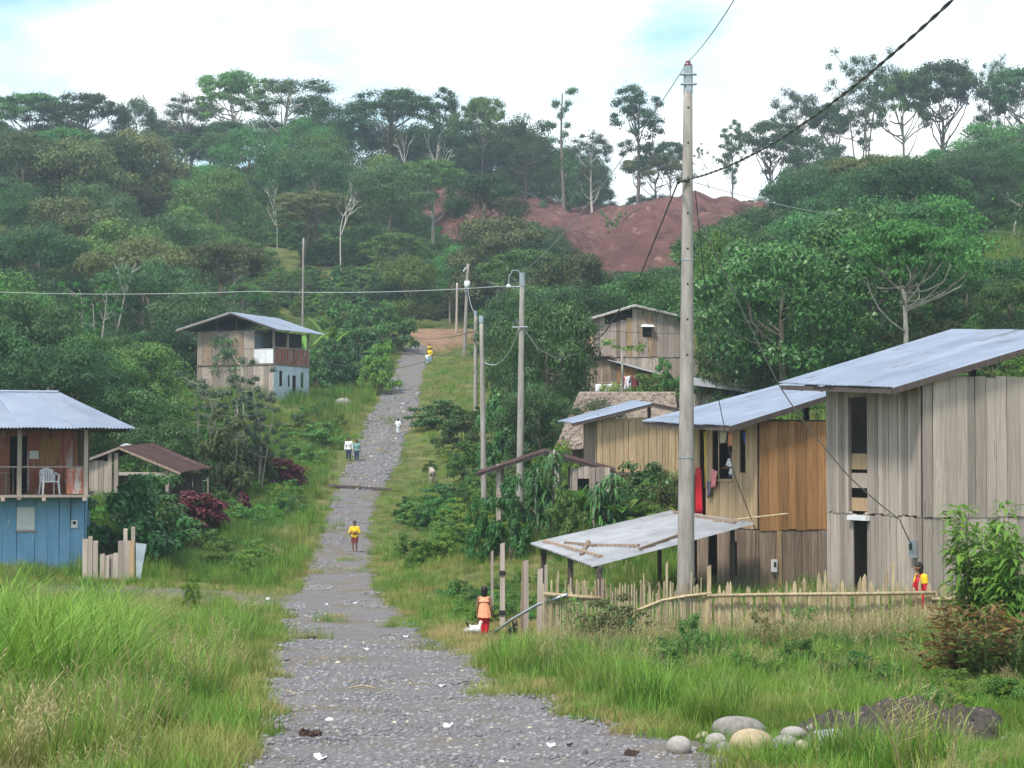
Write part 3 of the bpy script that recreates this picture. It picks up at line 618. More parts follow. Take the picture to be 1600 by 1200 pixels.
# ---------------------------------------------------------------- the two big plank houses on the right
def side_house(nm, label, near_px, D, phi, L_, Wd, zs, roof, mats, seed, left_open, left_open2, gable_h, lw):
    x = (near_px - 800) / F * D; H = thing(nm, label, 'house', (x, D, 0), R(phi)); zb, zd, zt = zs; up, lo, gu, gl = mats
    planks(H, (0, L_, 0), (0, -1, 0), L_, zb - .3, zd, lo, lw, seed=seed, openings=left_open2, nrm=(-1, 0, 0))
    planks(H, (-.02, L_, 0), (0, -1, 0), L_, zd + .01, zt - .06, up, lw, seed=seed + 1, openings=left_open, nrm=(-1, 0, 0))
    planks(H, (0, 0, 0), (1, 0, 0), Wd, zb - .3, zd - .02, gl, .27, seed=seed + 2, nrm=(0, -1, 0))
    planks(H, (0, -.02, 0), (1, 0, 0), Wd, zd, gable_h, gu, .30, seed=seed + 3, nrm=(0, -1, 0))
    planks(H, (Wd, L_, 0), (-1, 0, 0), Wd, zb - .3, zt, gl, .6, seed=seed + 4, nrm=(0, 1, 0), name='back_plank'); planks(H, (Wd, 0, 0), (0, 1, 0), L_, zb - .3, zt, gl, .6, seed=seed + 5, nrm=(1, 0, 0), name='side_plank')
    MB().box(.06, .06, zd - .12, Wd - .06, L_ - .06, zd - .04).build('upper_floor', 'wood_dark', H)
    MB().box(.05, .05, zb - .2, Wd - .05, L_ - .05, zb).build('lower_floor', 'wood_dark', H)
    MB().box(1.9, .1, zd, 1.94, L_ - .1, zt - .2).build('shade_backing', 'wood_dark', H)  # dark partition added so the upper openings look unlit
    MB().box(1.6, .1, zb, 1.64, L_ - .1, zd - .13).build('shade_backing', 'wood_dark', H)  # likewise added, to keep the ground-floor openings dark
    for a, b in ((0, 0), (0, L_), (Wd, 0), (Wd, L_)): beam(H, (a + (.07 if a == 0 else -.07), b + (.07 if b == 0 else -.07), zb - .4), (a + (.07 if a == 0 else -.07), b + (.07 if b == 0 else -.07), zt), .12, .12, 'wood_dark', 'corner_post')
    en, ef, rn, rf, eo, fo, bo = roof      # eave near z, eave far z, ridge near z, ridge far z, eave overhang, near overhang, far overhang
    xr = Wd / 2; E0, E1, R0, R1 = (-eo, -fo, en), (-eo, L_ + bo, ef), (xr, -fo, rn), (xr, L_ + bo, rf)
    sheets(H, E0, E1, R1, R0, 'zinc', seed=seed); sheets(H, (Wd + eo, -fo, en + .1), (Wd + eo, L_ + bo, ef), R1, R0, 'zinc', seed=seed + 9)
    dz = Vector((0, 0, -.10)); v = lambda p: Vector(p) + dz
    beam(H, v(E0) + Vector((0, .02, 0)), v(R0) + Vector((0, .02, 0)), .04, .15, 'wood_dark', 'barge_board'); beam(H, v((Wd + eo, -fo + .02, en + .1)), v(R0) + Vector((0, .02, 0)), .04, .15, 'wood_dark', 'barge_board')
    beam(H, v(E0) + Vector((.05, 0, 0)), v(E1) + Vector((.05, 0, 0)), .04, .12, 'wood_dark', 'fascia')
    k = 5
    for i in range(k):
        y = .2 + (L_ - .4) * i / (k - 1); t = (y + fo) / (L_ + fo + bo); ze = en + (ef - en) * t - .03; zr = rn + (rf - rn) * t - .03
        beam(H, (-eo + .1, y, ze - .09), (xr, y, zr - .09), .06, .12, 'wood_dark', 'rafter'); beam(H, (Wd + eo - .1, y, ze - .05), (xr, y, zr - .09), .06, .12, 'wood_dark', 'rafter')
    for y in (.1, L_ - .1): beam(H, (xr, y, zt - .1), (xr, y, rn - .15), .14, .14, 'wood_dark', 'king_post'); beam(H, (0, y, zt - .02), (Wd, y, zt - .02), .12, .12, 'wood_dark', 'tie_beam')
    for sx in (-1, 1): beam(H, (xr, .1, zt + .2), (xr + sx * 1.3, .1, zt + .75), .09, .09, 'wood_dark', 'brace')
    return H
h1 = side_house('plank_house', 'tall grey weathered plank house with zinc roof at the right edge', 1440, 46, 21, 4.4, 8.8, (.5, 2.9, 6.15), (5.99, 6.26, 7.45, 7.8, 1.0, .3, .75), ('wood_grey', 'wood_grey', 'wood_grey', 'wood_grey'), 10,
    [(1.12, 2.04, 2.95, 5.85)], [(1.3, 1.95, .2, 2.75)], 6.28, .17)
# boards nailed over the lower part of the tall opening, door jambs
for z0, z1, mt in ((4.02, 4.42, 'wood_tan'), (3.55, 3.93, 'wood_grey'), (2.97, 3.30, 'wood_tan')): MB().box(.03, 2.32, z0, .06, 3.32, z1).build('opening_board', mt, h1)
for y in (2.34, 3.30): MB().box(-.06, y - .03, 2.92, .03, y + .03, 5.95).build('jamb', 'wood_grey', h1)
MB().box(-.09, 0, 5.92, -.045, 2.3, 6.06).build('lintel', 'wood_tan', h1)
MB().box(-.16, 2.3, 2.74, .1, 3.2, 2.86).build('ledge', 'whitewash', h1)
mt_ = MB().box(-.16, .16, 1.92, -.045, .36, 2.34).build('meter_box', 'steel', h1); MB().box(-.175, .2, 2.12, -.161, .32, 2.26).build('dial', 'black_rubber', mt_)
h2 = side_house('plank_house', 'orange-brown plank house with open window and zinc roof beside the tall pole', 1185, 54, 20, 5.2, 8.6, (.35, 2.28, 5.34), (5.20, 5.42, 6.75, 6.75, 1.1, .4, .3), ('wood_tan', 'wood_brown', 'wood_orange', 'wood_brown'), 30,
    [(4.13, 4.49, 3.88, 5.1), (2.34, 3.64, 3.69, 5.14), (1.42, 1.90, 2.4, 5.15)], [(.6, 1.2, .3, 2.0), (2.0, 2.6, .3, 2.1), (3.4, 3.9, .9, 1.9)], 5.34, .24)
mt_ = MB().box(.35, -.14, 1.1, .5, -.05, 1.45).build('meter_box', 'whitewash', h2); MB().box(.39, -.15, 1.25, .46, -.141, 1.38).build('dial', 'black_rubber', mt_)
for x_, w_ in ((.55, .12), (2.0, .2)): MB().box(x_, -.08, .1, x_ + w_, -.045, 2.25).build('batten', 'wood_tan' if x_ < 1 else 'wood_grey', h2)
MB().box(-.1, 1.5, 3.60, .06, 2.92, 3.68).build('window_sill', 'wood_tan', h2)
def L2(h, x, y, z):  # local point of a house -> world
    m = Matrix.Rotation(h.rotation_euler.z, 4, 'Z'); return Vector(h.location) + m @ Vector((x, y, z))
W2 = lambda *p: L2(h2, *p)
cloth('red_garment', 'bright red cloth hanging beside the doorway of the orange plank house', [W2(-.12, 3.85, 4.02), W2(-.14, 3.45, 4.05), W2(-.16, 3.3, 2.6), W2(-.12, 3.8, 2.55)], 'c_red', seed=1)
cloth('red_garment', 'second red cloth hung close behind the first at the doorway', [W2(-.22, 4.25, 3.85), W2(-.22, 3.9, 3.95), W2(-.22, 3.85, 2.5), W2(-.2, 4.3, 2.5)], 'c_red', seed=2)
cloth('curtain', 'yellow curtain in the doorway of the orange plank house', [W2(.05, 3.62, 5.1), W2(.05, 3.34, 5.1), W2(.05, 3.36, 3.4), W2(.05, 3.6, 3.4)], 'c_yellow', 'curtain', seed=3)
cloth('shirt', 'pink cloth draped over the window sill in front of the girl', [W2(-.13, 2.72, 4.02), W2(-.13, 2.3, 3.92), W2(-.16, 2.4, 3.45), W2(-.16, 2.8, 3.40)], 'c_pink', seed=4)
cloth('trousers', 'dark grey trousers hanging from the sill below the pink cloth', [W2(-.14, 3.0, 3.62), W2(-.14, 2.72, 3.60), W2(-.15, 2.76, 3.15), W2(-.15, 3.0, 3.12)], 'c_grey', seed=5)
cloth('shirt', 'orange shirt hanging inside the open window above the girl', [W2(.08, 2.05, 5.1), W2(.08, 1.65, 5.1), W2(.08, 1.7, 4.66), W2(.08, 2.0, 4.64)], 'c_orange', seed=6)
cloth('shirt', 'cream shirt hanging inside the window next to the orange shirt', [W2(.06, 2.55, 5.12), W2(.06, 2.1, 5.1), W2(.06, 2.15, 4.75), W2(.06, 2.5, 4.72)], 'c_cream', seed=7)
cloth('towel', 'blue towel hanging at the top of the narrow slit window', [W2(.05, 1.05, 5.08), W2(.05, .75, 5.08), W2(.05, .78, 4.72), W2(.05, 1.03, 4.7)], 'c_blue', seed=9)
# lean-to shelter in front of the orange house
la, lb, lc, ld = P(925, 884, 49.5), P(832, 850, 53.5), P(1052, 799, 57), P(1178, 817, 53.1)
lt = thing('lean_to_shelter', 'low lean-to shelter with old corrugated roof behind the stick fence', 'shelter')
sheets(lt, la, lb, lc, ld, 'zinc_old', .8, 6, seed=4, amp=.035)
for t_ in (.04, .5, .96):
    p = la.lerp(lb, t_) + Vector((.25, 0, -.08)); g = gz(p.x, p.y); beam(lt, (p.x, p.y, g - .3), p, .15, .15, 'wood_dark', 'post')
    p = ld.lerp(lc, t_) + Vector((-.5, 0, -.16)); beam(lt, (p.x, p.y, gz(p.x, p.y) - .3), p, .12, .12, 'wood_dark', 'post')
beam(lt, la + Vector((.25, 0, -.07)), lb + Vector((.25, 0, -.07)), .08, .1, 'wood_dark', 'purlin'); beam(lt, ld + Vector((-.4, 0, -.1)), lc + Vector((-.4, 0, -.1)), .08, .1, 'wood_dark', 'purlin')
on = lambda s, t, h=.06: la.lerp(lb, s).lerp(ld.lerp(lc, s), t) + Vector((0, 0, h))
for s0, t0, s1, t1, w_, lab in ((.12, .10, .95, .06, .11, 'long grey board lying along the low edge of the lean-to roof'), (.55, .16, .15, .34, .09, 'loose board lying diagonally on the lean-to roof'), (.30, .05, .62, .22, .10, 'short thick offcut crossing the boards on the lean-to roof'),
        (.75, .12, .45, .20, .08, 'brown offcut beside the long board on the lean-to roof'), (.05, .30, .16, .62, .07, 'dark plank slanting up the middle of the lean-to roof'), (.1, .93, .9, .95, .10, 'long board along the top edge of the lean-to roof'), (.12, .985, .3, .90, .12, 'dark block of wood at the top right of the lean-to roof')):
    tag(beam(None, on(s0, t0), on(s1, t1), w_, .07, 'wood_brown', 'loose_board'), lab, 'board', 'loose boards weighing down the lean-to roof')
tag(MB().tube([on(.1, .95, .12), on(-.16, 1.13, .16)], .025, 6).build('bamboo_pole', 'bamboo'), 'thin pole sticking out past the top corner of the lean-to roof', 'pole')
# ---------------------------------------------------------------- long plank house behind
x3 = (932 - 800) / F * 75; h3 = thing('plank_house', 'tan plank house with low zinc roof left of the tall pole', 'house', (x3, 75, 0), R(6))
planks(h3, (0, 0, 0), (1, 0, 0), 6.2, 3.72, 5.82, 'wood_tan', .26, seed=51, nrm=(0, -1, 0)); planks(h3, (0, 3.4, 0), (0, -1, 0), 3.4, 3.72, 5.72, 'wood_brown', .26, seed=52, nrm=(-1, 0, 0))
planks(h3, (6.2, 0, 0), (0, 1, 0), 3.4, 1.6, 5.7, 'wood_brown', .6, seed=53, nrm=(1, 0, 0), name='side_plank'); planks(h3, (6.2, 3.4, 0), (-1, 0, 0), 6.2, 1.6, 5.8, 'wood_brown', .6, seed=54, nrm=(0, 1, 0), name='back_plank')
planks(h3, (.05, .1, 0), (1, 0, 0), 6.1, 1.4, 3.6, 'wood_brown', .3, seed=55, nrm=(0, -1, 0), openings=[(1.0, 1.8, 1.5, 3.3)])
MB().box(-.05, -.08, 3.6, 6.25, 3.45, 3.70).build('floor_beam', 'wood_dark', h3)
sheets(h3, (-1.05, -.5, 5.62), (-1.05, 3.9, 5.75), (2.1, 3.9, 6.62), (2.1, -.5, 6.40), 'zinc', seed=5); sheets(h3, (6.9, -.5, 5.45), (6.9, 3.9, 5.45), (2.1, 3.9, 6.62), (2.1, -.5, 6.40), 'rust', seed=6)
beam(h3, (-1.03, -.46, 5.53), (2.1, -.46, 6.31), .04, .12, 'wood_dark', 'barge_board'); beam(h3, (6.9, -.46, 5.36), (2.1, -.46, 6.31), .04, .12, 'wood_dark', 'barge_board')
for x_ in (0.1, 2.1, 4.2): beam(h3, (x_, .1, 5.7), (x_, .1, 5.9 + (.45 if x_ == 2.1 else .05)), .12, .12, 'wood_dark', 'post')
# ---------------------------------------------------------------- dark-roofed hut below it
h6 = thing('hut', 'small plank hut with rusty dark roof among bushes left of the tan house', 'hut')
a0, a1, a2 = P(745, 739, 66), P(850, 704, 67), P(962, 735, 68)
up = Vector((0.1, 4, .08))
sheets(h6, a0, a0 + up, a1 + up, a1, 'rust', seed=61); sheets(h6, a2, a2 + up, a1 + up, a1, 'rust', seed=62)
for p in (P(779, 760, 66.6), P(779, 760, 66.6) + Vector((.1, 3.4, .3)), P(870, 745, 67.2)): beam(h6, (p.x, p.y, gz(p.x, p.y) - .3), (p.x, p.y, a0.z + .3), .16, .16, 'wood_grey', 'post')
q = P(893, 745, 67.6); planks(h6, (q.x, q.y, 0), (1, .05, 0), 1.35, 1.6, 3.95, 'wood_grey', .22, seed=63, openings=[(.22, .62, 3.0, 3.55)]); planks(h6, (q.x, q.y + 3.2, 0), (0, -1, 0), 3.2, 1.6, 3.95, 'wood_grey', .4, seed=64, nrm=(-1, 0, 0), name='side_plank')
MB().box(q.x + .05, q.y + .4, 1.6, q.x + 1.3, q.y + .5, 3.9).build('shade_backing', 'interior_shade', h6)  # panel added behind the hut boards, shade put into its colour
beam(h6, a0 + Vector((0, .05, -.08)), a1 + Vector((0, .05, -.08)), .05, .12, 'wood_dark', 'barge_board'); beam(h6, a2 + Vector((0, .05, -.08)), a1 + Vector((0, .05, -.08)), .05, .12, 'wood_dark', 'barge_board')
# ---------------------------------------------------------------- thatched hut
th_ = thing('thatched_hut', 'hut with steep grey-brown thatched roof below the gabled plank house', 'hut')
e = [P(866, 702, 84), P(1062, 700, 84), P(1075, 668, 91), P(893, 668, 91)]; rdg = [P(905, 612, 87.5), P(1055, 612, 87.5)]
def thatch(par, quad, nrow=16, ncol=110, seed=0):
    r = np.random.default_rng(seed); A_, B_, C2, D2 = [np.array(x) for x in quad]; V = []; Fq = []
    for i in range(nrow):
        t0 = i / nrow; t1 = min(1, (i + 1.7) / nrow)
        for j in range(ncol):
            s0, s1 = j / ncol, (j + 1.15) / ncol; f = lambda s, t: (A_ * (1 - s) + B_ * s) * (1 - t) + (D2 * (1 - s) + C2 * s) * t
            lo = r.uniform(-.5, .3) / nrow; hgt = np.array([0, -.03, .03]) * (2.2 * r.random())
            o = len(V); V += [f(s0, t0 + lo) + hgt, f(s1, t0 + lo + r.uniform(-.1, .1) / nrow) + hgt, f(s1, t1), f(s0, t1)]; Fq.append((o, o + 1, o + 2, o + 3))
    o = mkobj('thatch', mkmesh('thatch', [tuple(v) for v in V], Fq, 'thatch'), par); o['kind'] = 'stuff'; return o
thatch(th_, (e[0], e[1], rdg[1], rdg[0])); thatch(th_, (e[3], e[0], rdg[0], rdg[0] + Vector((.02, .05, 0))), seed=2, ncol=60); thatch(th_, (e[2], e[3], rdg[0], rdg[1]), seed=3); thatch(th_, (e[1], e[2], rdg[1], rdg[1] + Vector((.02, .05, 0))), seed=4, ncol=60)
ins = [p + Vector((0, 0, -.12)) for p in e]
for i, p in enumerate(e):
    c_ = (e[0] + e[1] + e[2] + e[3]) / 4; p = p.lerp(c_, .12); beam(th_, (p.x, p.y, gz(p.x, p.y) - .3), (p.x, p.y, p.z + .5), .14, .14, 'wood_dark', 'post')
p = e[0].lerp(e[2], .14); planks(th_, (p.x, p.y, 0), (1, 0, 0), 4.4, gz(p.x, p.y) - .5, p.z + .4, 'wood_brown', .3, seed=71); planks(th_, (p.x, p.y + 5, 0), (0, -1, 0), 5, gz(p.x, p.y) - .5, p.z + .4, 'wood_brown', .4, seed=72, nrm=(-1, 0, 0), name='side_plank')
# ---------------------------------------------------------------- gabled plank house on the rise
x4 = (920 - 800) / F * 115; h4 = thing('plank_house', 'grey-brown gabled plank house on the rise, one small window', 'house', (x4, 115, 0), R(4)); w4 = 6.6; c4 = 2.75
gab = lambda a: .85 * (1 - abs(a - c4) / (c4 if a < c4 else w4 - c4)) - .05 - (.55 if 1.0 < a < 2.6 else 0)
planks(h4, (0, 0, 0), (1, 0, 0), w4, 10.25, 12.45, ('wood_grey', 'wood_tan', 'wood_brown', 'wood_grey'), .33, seed=81, nrm=(0, -1, 0), sk=gab, openings=[(3.25, 3.8, 11.45, 12.05)])
planks(h4, (0, .04, 0), (1, 0, 0), w4, 8.0, 10.22, 'wood_grey', .33, seed=82, nrm=(0, -1, 0), openings=[(1.85, 2.5, 8.0, 9.6)]); planks(h4, (0, 5, 0), (0, -1, 0), 5, 8, 12.4, 'wood_brown', .5, seed=83, nrm=(-1, 0, 0), name='side_plank')
planks(h4, (w4, 0, 0), (0, 1, 0), 5, 8, 12.4, 'wood_brown', .5, seed=84, nrm=(1, 0, 0), name='side_plank'); planks(h4, (w4, 5, 0), (-1, 0, 0), w4, 8, 12.4, 'wood_brown', .6, seed=85, nrm=(0, 1, 0), name='back_plank')
MB().box(.1, .5, 8, w4 - .1, .56, 12.9).build('shade_backing', 'interior_shade', h4)  # panel painted dark, added to imitate shade behind the gable openings
panel(h4, 'window_awning', [(3.1, -.4, 12.05), (3.95, -.4, 12.05), (3.85, -.03, 12.22), (3.2, -.03, 12.22)], 'whitewash', .02)
sheets(h4, (-.45, -.4, 12.42), (-.45, 5.3, 12.42), (c4, 5.3, 13.38), (c4, -.4, 13.38), 'zinc_old', seed=7); sheets(h4, (w4 + .4, -.4, 12.42), (w4 + .4, 5.3, 12.42), (c4, 5.3, 13.38), (c4, -.4, 13.38), 'zinc_old', seed=8)
beam(h4, (-.45, -.38, 12.34), (c4, -.38, 13.30), .05, .10, 'wood_grey', 'barge_board'); beam(h4, (w4 + .4, -.38, 12.34), (c4, -.38, 13.30), .05, .10, 'wood_grey', 'barge_board')
planks(h4, (-.2, -1.5, 0), (1, 0, 0), 1.7, 8.0, 10.1, 'wood_brown', .3, seed=86, nrm=(0, -1, 0)); planks(h4, (1.5, -1.5, 0), (1, 0, 0), 1.2, 8.0, 9.6, 'wood_orange', .3, seed=87, nrm=(0, -1, 0)); planks(h4, (3.2, -1.4, 0), (1, 0, 0), .7, 8.0, 9.2, 'wood_tan', .3, seed=88, nrm=(0, -1, 0))
sheets(h4, (-.5, -1.8, 10.12), (-.5, 0, 10.25), (1.3, 0, 10.3), (1.3, -1.8, 10.2), 'rust', seed=9); sheets(h4, (4.2, -1.8, 9.1), (4.2, 0, 9.3), (.95, 0, 10.2), (.95, -1.8, 9.98), 'zinc_old', seed=10)
for i, (px_, lab, mt, w_, hh) in enumerate(((930, 'white sheet drying at the left end of the upper washing line', 'c_white', 1.3, .45), (962, 'pale sheet drying in the middle of the upper washing line', 'c_white', .9, .4), (966, 'small yellow cloth on the upper washing line', 'c_cream', .25, .45), (970.5, 'red shirt on the upper washing line', 'c_red', .3, .6), (976, 'white shirt drying beside the red one below the gabled house', 'c_white', .3, .75), (981, 'grey shirt between the white and red washing', 'c_grey', .25, .8), (986, 'dark red shirt at the right end of the upper washing line', 'c_maroon', .35, .7))):
    p = P(px_, 600 - (0 if i < 3 else 12), 111.5); cloth('laundry', lab, [p, p + Vector((w_, 0, .05)), p + Vector((w_, 0, -hh)), p + Vector((0, 0, -hh))], mt, group='washing below the gabled house', seed=20 + i)
p, p2 = P(922, 601, 111.6), P(1000, 586, 111.6)
ln = thing('washing_line', 'washing line strung below the gabled plank house', 'washing line'); MB().tube([p, p.lerp(p2, .5) + Vector((0, 0, -.1)), p2], .012, 4).build('line', 'wire_pale', ln)
for q in (p, p2): beam(ln, (q.x, q.y, gz(q.x, q.y) - .2), (q.x, q.y, q.z + .1), .08, .08, 'wood_grey', 'post')
# far roof strip
h7 = thing('shed', 'long low zinc-roofed shed showing only its roof behind the orange house', 'shed'); a, b = P(1078, 597, 92), P(1180, 611, 92)
sheets(h7, a + Vector((0, -1.6, -.2)), b + Vector((0, -1.6, -.2)), b + Vector((0, .8, .3)), a + Vector((0, .8, .3)), 'zinc_old', seed=11)
for q in (a, b, a.lerp(b, .5)): beam(h7, (q.x, q.y - 1, gz(q.x, q.y - 1) - .2), (q.x, q.y - 1, q.z - .12), .12, .12, 'wood_dark', 'post')
planks(h7, (a.x, a.y + .3, 0), (1, 0, 0), (b - a).x, gz(a.x, a.y) - .6, b.z - .1, 'wood_grey', .35, seed=91)
# ---------------------------------------------------------------- blue house, left
bh = thing('balcony_house', 'blue two-storey plank house with red balcony and zinc roof', 'house', (-14.0, 63, 0), R(11))
zb, zf, ze = .55, 3.10, 5.20; LW = 10.5
planks(bh, (-LW, 0, 0), (1, 0, 0), LW, zb + .12, zf - .1, 'blue_paint', .42, seed=101, openings=[(LW - 2.15, LW - 1.58, 1.95, 2.68)])
planks(bh, (0, 0, 0), (0, 1, 0), 5.5, zb + .12, zf - .1, 'blue_paint', .5, seed=102, nrm=(1, 0, 0)); planks(bh, (0, 5.5, 0), (-1, 0, 0), LW, zb, ze, 'wood_brown', .7, seed=103, nrm=(0, 1, 0), name='back_plank'); planks(bh, (-LW, 5.5, 0), (0, -1, 0), 5.5, zb, ze, 'wood_brown', .7, seed=104, nrm=(-1, 0, 0), name='side_plank')
MB().box(-LW, -.05, zb - .5, .05, 5.5, zb + .1).build('foundation', 'concrete', bh)
wn = thing('shutter', '', ''); del wn['label']; del wn['category']; wn.parent = bh
MB().box(-2.15, -.07, 1.95, -1.58, -.045, 2.68).build('shutter_panel', 'whitewash', wn); MB().box(-2.2, -.085, 1.88, -1.53, -.03, 1.95).build('frame', 'wood_grey', wn)
for z in (2.03, 2.12, 2.22): MB().box(-2.1, -.085, z, -1.63, -.071, z + .05).build('slat', 'whitewash', wn)
mt_ = MB().box(-.42, -.14, 2.0, -.22, -.045, 2.26).build('meter_box', 'whitewash', bh); MB().box(-.37, -.15, 2.12, -.27, -.141, 2.22).build('dial', 'black_rubber', mt_)
MB().tube([(-.44, -.06, 3.0), (-.44, -.06, 2.1)], .015, 5).build('conduit', 'black_rubber', bh)
MB().box(-LW - .1, -1.1, zf - .08, .18, 5.5, zf).build('balcony_floor', 'wood_grey', bh)
for i in range(9): MB().box(-LW + .3 + i * 1.27, -1.2, zf - .19, -LW + .42 + i * 1.27, .3, zf - .082).build('joist', 'wood_grey', bh)
planks(bh, (-LW, .95, 0), (1, 0, 0), LW - .42, zf, ze, 'red_paint', .38, seed=105, openings=[(LW - 2.45, LW - 1.9, zf, ze - .2)]); planks(bh, (-.42, .95, 0), (0, 1, 0), 4.5, zf, ze, 'red_paint', .5, seed=106, nrm=(1, 0, 0))
MB().box(-LW + .2, 2.2, zf, -.5, 2.26, ze).build('shade_backing', 'interior_shade', bh)  # shade behind the balcony doorway, put in as a dark panel
for x_ in (-8.4, -5.4, -2.02, .06): beam(bh, (x_, -1.02, zf - .15), (x_, -1.02, ze), .13, .13, 'wood_grey', 'post')
for a_, b_ in ((-LW, .06),): beam(bh, (a_, -1.0, zf + .9), (b_, -1.0, zf + .9), .06, .05, 'wood_grey', 'handrail')
beam(bh, (.06, -1, zf + .9), (.06, .9, zf + .9), .06, .05, 'wood_grey', 'handrail')
for i in range(30): MB().box(-5.2 + i * .11, -1.02, zf, -5.17 + i * .11, -.99, zf + .88).build('baluster', 'wood_dark' if -5.2 + i * .11 > -2.9 else 'wood_grey', bh) if not -2.0 < -5.2 + i * .11 else None
panel(bh, 'balcony_panel', [(-.55, -1.0, zf + .03), (.0, -1.0, zf + .03), (.0, -1.0, zf + .87), (-.55, -1.0, zf + .87)], 'red_paint', .02); panel(bh, 'balcony_panel', [(.07, -.95, zf + .03), (.07, .9, zf + .03), (.07, .9, zf + .87), (.07, -.95, zf + .87)], 'red_paint', .02)
MB().box(-1.82, .9, zf + 1.15, -1.52, .91, zf + 1.42).build('notice', 'whitewash', bh)
MB().box(-1.5, .9, zf + .95, -.85, .908, ze - .25).build('wall_patch', 'wood_orange', bh)
E = [(-LW - 1, -1.85, 5.24), (1.55, -1.85, 5.24), (1.35, 6.2, 5.24), (-LW - 1, 6.2, 5.24)]; r0, r1 = (-LW + 2, 2.0, 6.5), (-.95, 2.0, 6.48)
sheets(bh, E[0], E[1], r1, r0, 'zinc', seed=12); sheets(bh, E[1], E[2], r1, Vector(r1) + Vector((.01, .02, 0)), 'zinc', seed=13); sheets(bh, E[2], E[3], r0, r1, 'zinc', seed=14); sheets(bh, E[3], E[0], r0, Vector(r0) + Vector((.01, -.02, 0)), 'zinc', seed=15)
beam(bh, (-LW, -1.02, ze + .03), (.1, -1.02, ze + .03), .12, .12, 'wood_dark', 'eave_beam'); MB().box(-LW - .8, -1.6, 5.19, 1.3, 6, 5.21).build('soffit', 'wood_dark', bh)
MB().tube([Vector(r0) + Vector((0, 0, .02)), Vector(r1) + Vector((0, 0, .02))], .06, 6).build('ridge_cap', 'zinc', bh)
# plastic chair and table on the balcony
ch = thing('plastic_chair', 'white plastic armchair on the red balcony', 'chair', L2(bh, -1.12, -.45, zf), R(31))
MB().box(-.23, -.22, .40, .23, .22, .44).build('seat', 'white_plastic', ch)
bk = MB()
for i in range(7):
    a = -.9 + i * .3; x_ = math.sin(a) * .26; y_ = .12 + math.cos(a) * .14; bk.tube([(x_, y_, .42), (x_ * 1.02, y_ + .06, .66), (x_ * .92, y_ + .09, .84 - .06 * abs(a))], .032, 5)
bk.tube([(math.sin(a) * .24, .21 + math.cos(a) * .14, .85 - .08 * abs(a)) for a in np.linspace(-1.2, 1.2, 9)], .03, 6).build('backrest', 'white_plastic', ch)
for s in (-1, 1):
    MB().tube([(s * .26, .2, .70), (s * .28, 0, .66), (s * .27, -.2, .63)], .03, 6).build('armrest', 'white_plastic', ch)
    MB().tube([(s * .27, -.2, .63), (s * .25, -.2, .4), (s * .28, -.25, 0)], [.03, .04, .028], 6).build('leg', 'white_plastic', ch); MB().tube([(s * .24, .19, .68), (s * .22, .18, .4), (s * .25, .27, 0)], [.03, .04, .028], 6).build('leg', 'white_plastic', ch)
tb = thing('table', 'small wooden table with cloth at the left end of the red balcony', 'table', L2(bh, -2.9, -.5, zf), R(11))
MB().box(-.5, -.3, .68, .5, .3, .73).build('tabletop', 'wood_tan', tb)
for sx in (-1, 1):
    for sy in (-1, 1): MB().box(sx * .44 - .03, sy * .25 - .03, 0, sx * .44 + .03, sy * .25 + .03, .68).build('leg', 'wood_brown', tb)
p = L2(bh, -2.9, -.5, zf); tag(MB().box(p.x - .2, p.y - .12, zf + .735, p.x + .2, p.y + .12, zf + .83).build('bundle', 'c_white'), 'white folded cloth lying on the balcony table', 'cloth')
# ---------------------------------------------------------------- brown-roofed shed behind the blue house
sx_ = (178 - 800) / F * 79; sh = thing('shed', 'open shed with brown rusty roof behind the blue house', 'shed')
b0, b1, b2 = P(112, 726, 79), P(186, 698, 79), P(282, 738, 79); up = Vector((.6, 4.0, .16))
sheets(sh, b2, b2 + up, b1 + up, b1, 'rust', seed=16); sheets(sh, b0, b0 + up, b1 + up, b1, 'rust', seed=17)
beam(sh, b0 + Vector((0, -.02, -.06)), b1 + Vector((0, -.02, -.06)), .05, .09, 'wood_grey', 'barge_board'); beam(sh, b2 + Vector((0, -.02, -.06)), b1 + Vector((0, -.02, -.06)), .05, .09, 'wood_brown', 'barge_board')
for px_, tz in ((172, .0), (182, 0), (262, 0)):
    p = P(px_, 735, 79.2); beam(sh, (p.x, p.y, gz(p.x, p.y) - .3), (p.x, p.y, b2.z + (.8 if px_ < 200 else .1)), .16, .16, 'wood_grey', 'post')
p = P(118, 760, 79.2); planks(sh, (p.x, p.y, 0), (1, 0, 0), 1.35, gz(p.x, p.y) - .2, b0.z + .15, 'wood_grey', .2, seed=111); beam(sh, P(182, 740, 79.2), P(268, 741, 79.2), .1, .14, 'wood_grey', 'tie_beam')
q2 = p + Vector((0.4, 4, 0)); planks(sh, (q2.x, q2.y, 0), (1, 0, 0), 4.2, gz(q2.x, q2.y) - .4, b2.z - .1, 'wood_dark', .4, seed=112, name='back_plank')
tag(panel(None, 'patch_sheet', [P(187, 698.5, 79.6) + Vector((0, 0, .06)), P(200, 702, 79.6) + Vector((0, 0, .06)), P(209, 699, 81) + Vector((0, 0, .09)), P(197, 695.5, 81) + Vector((0, 0, .09))], 'zinc_old', .01), 'pale metal patch lying on the peak of the brown shed roof', 'metal sheet')
